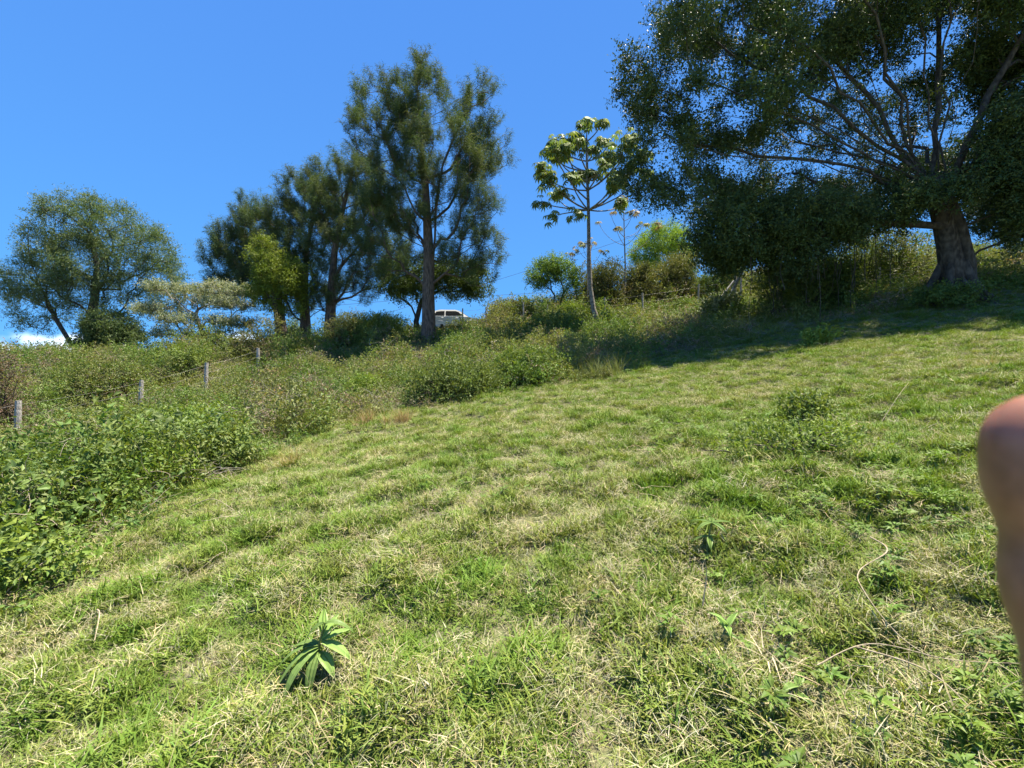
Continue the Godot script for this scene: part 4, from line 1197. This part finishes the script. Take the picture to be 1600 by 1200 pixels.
# ---------------------------------------------------------------- plants one can pick out in the near grass
func ribbed_leaf(l: float, w: float, droop: float, mat: Material, col: Color) -> Mesh:
	# lies along +x from its stalk, arched, with pressed-in veins
	var s := Shape.new()
	var nx := 9
	var ny := 6
	var g := []
	for a in nx + 1:
		var t := float(a) / nx
		var row := []
		var half := w * 0.5 * pow(sin(PI * pow(t, 0.75)), 0.85) + 0.002 * (1.0 - t)
		for b in ny + 1:
			var u := float(b) / ny * 2.0 - 1.0
			var y := -droop * l * t * t + 0.12 * w * absf(u) * (1.0 - t) + 0.006 * (1.0 if b % 2 else -1.0) * (1.0 - absf(u))
			row.append(Vector3(l * t * (1.0 - 0.35 * droop * t), y, half * u))
		g.append(row)
	for a in nx:
		for b in ny:
			s.quad(g[a][b], g[a + 1][b], g[a + 1][b + 1], g[a][b + 1], vary(col, 0.05))
	return s.mesh(mat)

func seedling(label: String, x: float, z: float, h: float, leaves: Array, col: Color) -> void:
	var o := thing("seedling", label, "plant", P(x, z))
	var s := Shape.new()
	s.tube(PackedVector3Array([Vector3(0, -0.05, 0), Vector3(0.01, h * 0.4, 0), Vector3(0.03, h * 0.75, -0.01), Vector3(0.05, h, -0.02)]), PackedFloat32Array([0.007, 0.006, 0.005, 0.003]), 7)
	part("stem", s.mesh(plain(Color(0.10, 0.13, 0.04), 0.6)), o)
	for l in leaves:   # [height share, heading in degrees, length, width, droop, pitch in degrees, tone]
		var m := part("leaf", ribbed_leaf(l[2], l[3], l[4], M.gloss, col * float(l[6])), o)
		m.position = Vector3(0.05 * l[0], h * l[0], -0.02 * l[0])
		m.rotation = Vector3(0, deg_to_rad(l[1]), deg_to_rad(l[5]))

func dry_stem(label: String, pts: Array, r: float) -> void:
	var o := thing("dry_stem", label, "stem", P(pts[0][0], pts[0][1]), "pale dry stems lying on the grass")
	var c := Curve3D.new()
	for p in pts: c.add_point(P(p[0], p[1], p[2]) - o.position)
	for k in c.point_count:
		var a := c.get_point_position(maxi(k - 1, 0))
		var b := c.get_point_position(mini(k + 1, c.point_count - 1))
		c.set_point_in(k, (a - b) * 0.18); c.set_point_out(k, (b - a) * 0.18)
	var q := c.tessellate_even_length(4, 0.03)
	var rad := PackedFloat32Array()
	for k in q.size():
		rad.push_back(r * (1.0 - 0.6 * k / q.size()) * rng.randf_range(0.85, 1.15))
	var s := Shape.new()
	s.tube(q, rad, 6)
	part("stalk", s.mesh(M.dry_stalk), o)

func make_small_plants() -> void:
	var col := Color(0.19, 0.29, 0.075)
	seedling("seedling with long drooping ribbed leaves in the near grass", -1.04, 2.40, 0.30,
		[[0.62, 168, 0.24, 0.050, 0.75, 25, 0.9], [0.62, 186, 0.30, 0.058, 0.95, 20, 0.85], [0.6, 205, 0.27, 0.055, 1.05, 15, 1.0], [0.58, 228, 0.29, 0.060, 0.95, 5, 0.95], [0.55, 262, 0.22, 0.055, 1.1, -5, 0.8], [0.5, 192, 0.30, 0.050, 0.55, -22, 1.0], [0.7, 30, 0.17, 0.055, 0.25, 25, 1.25], [0.68, -12, 0.21, 0.065, 0.45, 5, 1.2], [0.5, -38, 0.17, 0.065, 0.55, 5, 1.0], [0.74, 62, 0.15, 0.05, 0.3, 55, 1.3], [1.0, 8, 0.16, 0.045, 0.8, 25, 0.75], [1.0, 196, 0.15, 0.045, 1.1, 10, 0.7], [0.85, 110, 0.14, 0.045, 0.3, 60, 1.1]], col)
	seedling("dark green seedling with whorled narrow leaves right of the pasture's middle", 1.27, 3.0, 0.22,
		[[1.0, 0, 0.15, 0.035, 0.35, 20, 0.8], [1.0, 70, 0.14, 0.035, 0.35, 20, 0.75], [1.0, 140, 0.15, 0.035, 0.35, 15, 0.85], [1.0, 200, 0.14, 0.035, 0.4, 10, 0.8], [1.0, 290, 0.14, 0.035, 0.4, 10, 0.9], [0.6, 40, 0.13, 0.035, 0.4, 5, 0.75], [0.6, 170, 0.13, 0.035, 0.4, 5, 0.75], [0.6, 250, 0.13, 0.035, 0.4, 0, 0.85]], col)
	seedling("yellow-green seedling with upright leaves near the curling dry stem", 1.0, 2.2, 0.10,
		[[0.8, 20, 0.10, 0.032, 0.3, 60, 1.4], [0.7, 105, 0.08, 0.03, 0.4, 50, 1.2], [0.9, 170, 0.11, 0.034, 0.5, 62, 1.5], [0.8, 255, 0.09, 0.03, 0.6, 40, 1.3], [0.5, 320, 0.07, 0.028, 0.4, 25, 1.1]], col)
	seedling("glossy low seedling close to the lower right corner", 1.12, 1.85, 0.07,
		[[0.9, 45, 0.09, 0.034, 0.5, 45, 1.0], [0.7, 130, 0.07, 0.03, 0.4, 30, 0.9], [0.9, 205, 0.10, 0.034, 0.6, 40, 0.9], [0.6, 300, 0.08, 0.03, 0.5, 20, 1.1]], col)
	dry_stem("long pale dry stem curling in an S beside the seedling on the right", [[2.13, 2.72, 0.16], [2.05, 2.5, 0.15], [1.84, 2.42, 0.13], [1.72, 2.24, 0.14], [1.72, 2.05, 0.12], [1.76, 1.92, 0.10]], 0.0042)
	dry_stem("straight dry stem lying along the lower right grass", [[1.3, 1.95, 0.12], [1.55, 1.98, 0.13], [1.78, 1.86, 0.12], [2.0, 1.8, 0.10]], 0.003)
	dry_stem("forked-looking upright dry twig in the grass right of centre", [[1.02, 2.45, 0.05], [1.05, 2.47, 0.2], [1.03, 2.45, 0.3]], 0.004)
	dry_stem("bleached dry stick lying by the left thicket's edge", [[-3.75, 5.35, 0.14], [-3.4, 5.2, 0.17], [-3.0, 4.95, 0.12]], 0.006)
	dry_stem("thin bleached stick on the grass near the lower left", [[-2.9, 3.2, 0.12], [-2.75, 3.05, 0.13], [-2.6, 2.85, 0.10]], 0.006)
	dry_stem("arched pale stem standing near the twiggy weed clump", [[4.6, 5.7, 0.05], [4.9, 5.8, 0.3], [5.2, 6.0, 0.36]], 0.004)
	dry_stem("slender pale stem lying low at the right, under the curling one", [[1.5, 2.0, 0.12], [1.62, 1.8, 0.13], [1.62, 1.62, 0.1]], 0.004)
	# clumps of taller, half-dead grass
	var clumps := [["browned arching grass clump in front of the dark-hollowed shrub", -3.7, 7.5, 9, 0.62, Color(0.30, 0.25, 0.10)], ["brown dead grass clump at the pasture's upper left", -3.6, 10.9, 8, 0.75, Color(0.32, 0.22, 0.12)], ["wide brown dead grass clump near the upper left edge", -2.6, 10.6, 12, 0.7, Color(0.33, 0.24, 0.13)], ["dark green upright grass clump left of centre", -2.35, 4.5, 5, 0.42, Color(0.13, 0.17, 0.05)], ["strappy grass clump with dark dead stems at the slope's foot", 2.7, 13.6, 12, 1.25, Color(0.17, 0.19, 0.07)], ["bright grass clump at the foot of the braced fence post", 12.3, 24.9, 16, 1.3, Color(0.19, 0.27, 0.04)], ["pale dry weed clump at the right, high on the pasture", 8.4, 8.2, 8, 0.5, Color(0.34, 0.29, 0.16)], ["green grass clump on the slope right of the strappy one", 4.2, 14.6, 9, 0.8, Color(0.16, 0.22, 0.05)], ["fresh green grass clump in the middle of the pasture", -0.9, 5.6, 4, 0.34, Color(0.12, 0.22, 0.03)]]
	for c in clumps:
		var at := []
		var tint := PackedColorArray()
		var o := thing("grass_clump", c[0], "grass clump", P(c[1], c[2]), "taller grass clumps")
		for k in c[3]:
			var q := Vector3(rng.randfn(0, 0.16 * c[4] / 0.6), 0, rng.randfn(0, 0.14 * c[4] / 0.6))
			q.y = gh(c[1] + q.x, c[2] - q.z) - o.position.y
			at.append(Transform3D(upright((Vector3.UP + rv() * 0.25).normalized(), c[4] * rng.randf_range(0.6, 1.0)), q))
			tint.push_back(vary(c[5], 0.2))
		scatter("leaves", F.reed, at, tint, o)

# ---------------------------------------------------------------- the photographer's finger at the lens
func skin_field(p: Vector3, bones: Array) -> float:
	var d := 1e9
	for b in bones:
		var ab: Vector3 = b[1] - b[0]
		var t := clampf((p - b[0]).dot(ab) / ab.length_squared(), 0.0, 1.0)
		var e: float = p.distance_to(b[0] + ab * t) - lerpf(b[2], b[3], t)
		var k := 0.006
		var h := clampf(0.5 + 0.5 * (d - e) / k, 0.0, 1.0)
		d = lerpf(d, e, h) - k * h * (1.0 - h) if d < 1e8 else e
	return d

func surface_net(bones: Array, cell: float) -> Shape:
	var lo := Vector3(1e9, 1e9, 1e9)
	var hi := -lo
	for b in bones:
		for e in 2:
			lo = lo.min(b[e] - Vector3.ONE * (b[2 + e] + cell * 3))
			hi = hi.max(b[e] + Vector3.ONE * (b[2 + e] + cell * 3))
	var nx := int((hi.x - lo.x) / cell) + 1
	var ny := int((hi.y - lo.y) / cell) + 1
	var nz := int((hi.z - lo.z) / cell) + 1
	var f := PackedFloat32Array()
	f.resize(nx * ny * nz)
	for z in nz:
		for y in ny:
			for x in nx:
				f[x + nx * (y + ny * z)] = skin_field(lo + Vector3(x, y, z) * cell, bones)
	var s := Shape.new()
	var idx := {}
	for z in nz - 1:
		for y in ny - 1:
			for x in nx - 1:
				var sum := Vector3.ZERO
				var n := 0
				var b := x + nx * (y + ny * z)
				for e in [[0, 0, 0, 1, 0, 0], [0, 1, 0, 1, 1, 0], [0, 0, 1, 1, 0, 1], [0, 1, 1, 1, 1, 1], [0, 0, 0, 0, 1, 0], [1, 0, 0, 1, 1, 0], [0, 0, 1, 0, 1, 1], [1, 0, 1, 1, 1, 1], [0, 0, 0, 0, 0, 1], [1, 0, 0, 1, 0, 1], [0, 1, 0, 0, 1, 1], [1, 1, 0, 1, 1, 1]]:
					var a0: float = f[b + e[0] + nx * (e[1] + ny * e[2])]
					var a1: float = f[b + e[3] + nx * (e[4] + ny * e[5])]
					if (a0 < 0.0) != (a1 < 0.0):
						sum += Vector3(e[0], e[1], e[2]).lerp(Vector3(e[3], e[4], e[5]), a0 / (a0 - a1))
						n += 1
				if n:
					var p := lo + (Vector3(x, y, z) + sum / n) * cell
					idx[b] = s.v.size()
					s.v.push_back(p)
					var ee := cell * 0.5
					var gr := Vector3(skin_field(p + Vector3(ee, 0, 0), bones) - skin_field(p - Vector3(ee, 0, 0), bones), skin_field(p + Vector3(0, ee, 0), bones) - skin_field(p - Vector3(0, ee, 0), bones), skin_field(p + Vector3(0, 0, ee), bones) - skin_field(p - Vector3(0, 0, ee), bones))
					s.n.push_back(gr.normalized())
	var st := [1, nx, nx * ny]
	for z in range(1, nz - 1):
		for y in range(1, ny - 1):
			for x in range(1, nx - 1):
				var b := x + nx * (y + ny * z)
				for ax in 3:
					var a0 := f[b]
					var a1: float = f[b + st[ax]]
					if (a0 < 0.0) == (a1 < 0.0): continue
					var u: int = st[(ax + 1) % 3]
					var w: int = st[(ax + 2) % 3]
					var q := [idx[b], idx[b - u], idx[b - u - w], idx[b - w]]
					if a0 < 0.0: s.i.append_array([q[0], q[2], q[1], q[0], q[3], q[2]])
					else: s.i.append_array([q[0], q[1], q[2], q[0], q[2], q[3]])
	return s

func make_hand() -> void:
	var eye := Vector3(0, gh(0, 0) + 1.6, 0)
	var o := thing("person", "blurred bare fingertip of the photographer poking in at the right edge", "person", eye)
	var tex := noise_picture(0.03, 21, [Color(0.19, 0.088, 0.052), Color(0.25, 0.12, 0.074), Color(0.31, 0.155, 0.10)], 128)
	var skin := textured(tex, Vector3(30, 30, 30), 0.45)
	skin.subsurf_scatter_enabled = true
	skin.subsurf_scatter_strength = 0.2
	# index finger bent up at the lens; the other fingers and the thumb curl round the phone behind it
	var V := func(x: float, y: float, z: float) -> Vector3: return Vector3(x, y, z)
	var bones := [
		[V.call(0.0826, -0.0085, -0.0705), V.call(0.0845, -0.014, -0.0700), 0.0072, 0.0082],
		[V.call(0.0845, -0.014, -0.0700), V.call(0.0856, -0.031, -0.0690), 0.0078, 0.0072],
		[V.call(0.0856, -0.031, -0.0690), V.call(0.0864, -0.064, -0.0640), 0.0074, 0.0086],
		[V.call(0.0864, -0.064, -0.0640), V.call(0.0960, -0.088, -0.0300), 0.0086, 0.0098]]
	for k in 3:
		var y := -0.100 - 0.017 * k
		bones.append([V.call(0.0980, y, -0.0260), V.call(0.0930, y + 0.006, -0.0560), 0.0095, 0.0088])
		bones.append([V.call(0.0930, y + 0.006, -0.0560), V.call(0.0720, y + 0.012, -0.0660 + 0.003 * k), 0.0086, 0.0078])
		bones.append([V.call(0.0720, y + 0.012, -0.0660 + 0.003 * k), V.call(0.0540, y + 0.014, -0.0600 + 0.004 * k), 0.0076, 0.0064])
	bones.append([V.call(0.0980, -0.090, -0.0260), V.call(0.1040, -0.108, 0.0300), 0.0130, 0.0190])
	bones.append([V.call(0.1000, -0.134, -0.0240), V.call(0.1060, -0.126, 0.0300), 0.0130, 0.0200])
	bones.append([V.call(0.1000, -0.112, -0.0200), V.call(0.1060, -0.120, 0.0350), 0.0150, 0.0210])
	bones.append([V.call(0.1020, -0.100, 0.0250), V.call(0.0860, -0.070, 0.0280), 0.0150, 0.0110])
	bones.append([V.call(0.0860, -0.070, 0.0280), V.call(0.0700, -0.050, 0.0220), 0.0105, 0.0090])
	bones.append([V.call(0.1060, -0.118, 0.0350), V.call(0.1140, -0.160, 0.1000), 0.0240, 0.0260])
	bones.append([V.call(0.1140, -0.160, 0.1000), V.call(0.1600, -0.300, 0.2600), 0.0270, 0.0400])
	# the finger before the lens gets a fine grid, the rest a coarser one; they meet inside the knuckle
	var s := surface_net(bones.slice(0, 3), 0.0016)
	var t := surface_net(bones.slice(2), 0.006)
	var first := s.v.size()
	s.v.append_array(t.v); s.n.append_array(t.n)
	for k in t.i: s.i.push_back(k + first)
	part("hand", s.mesh(skin), o)
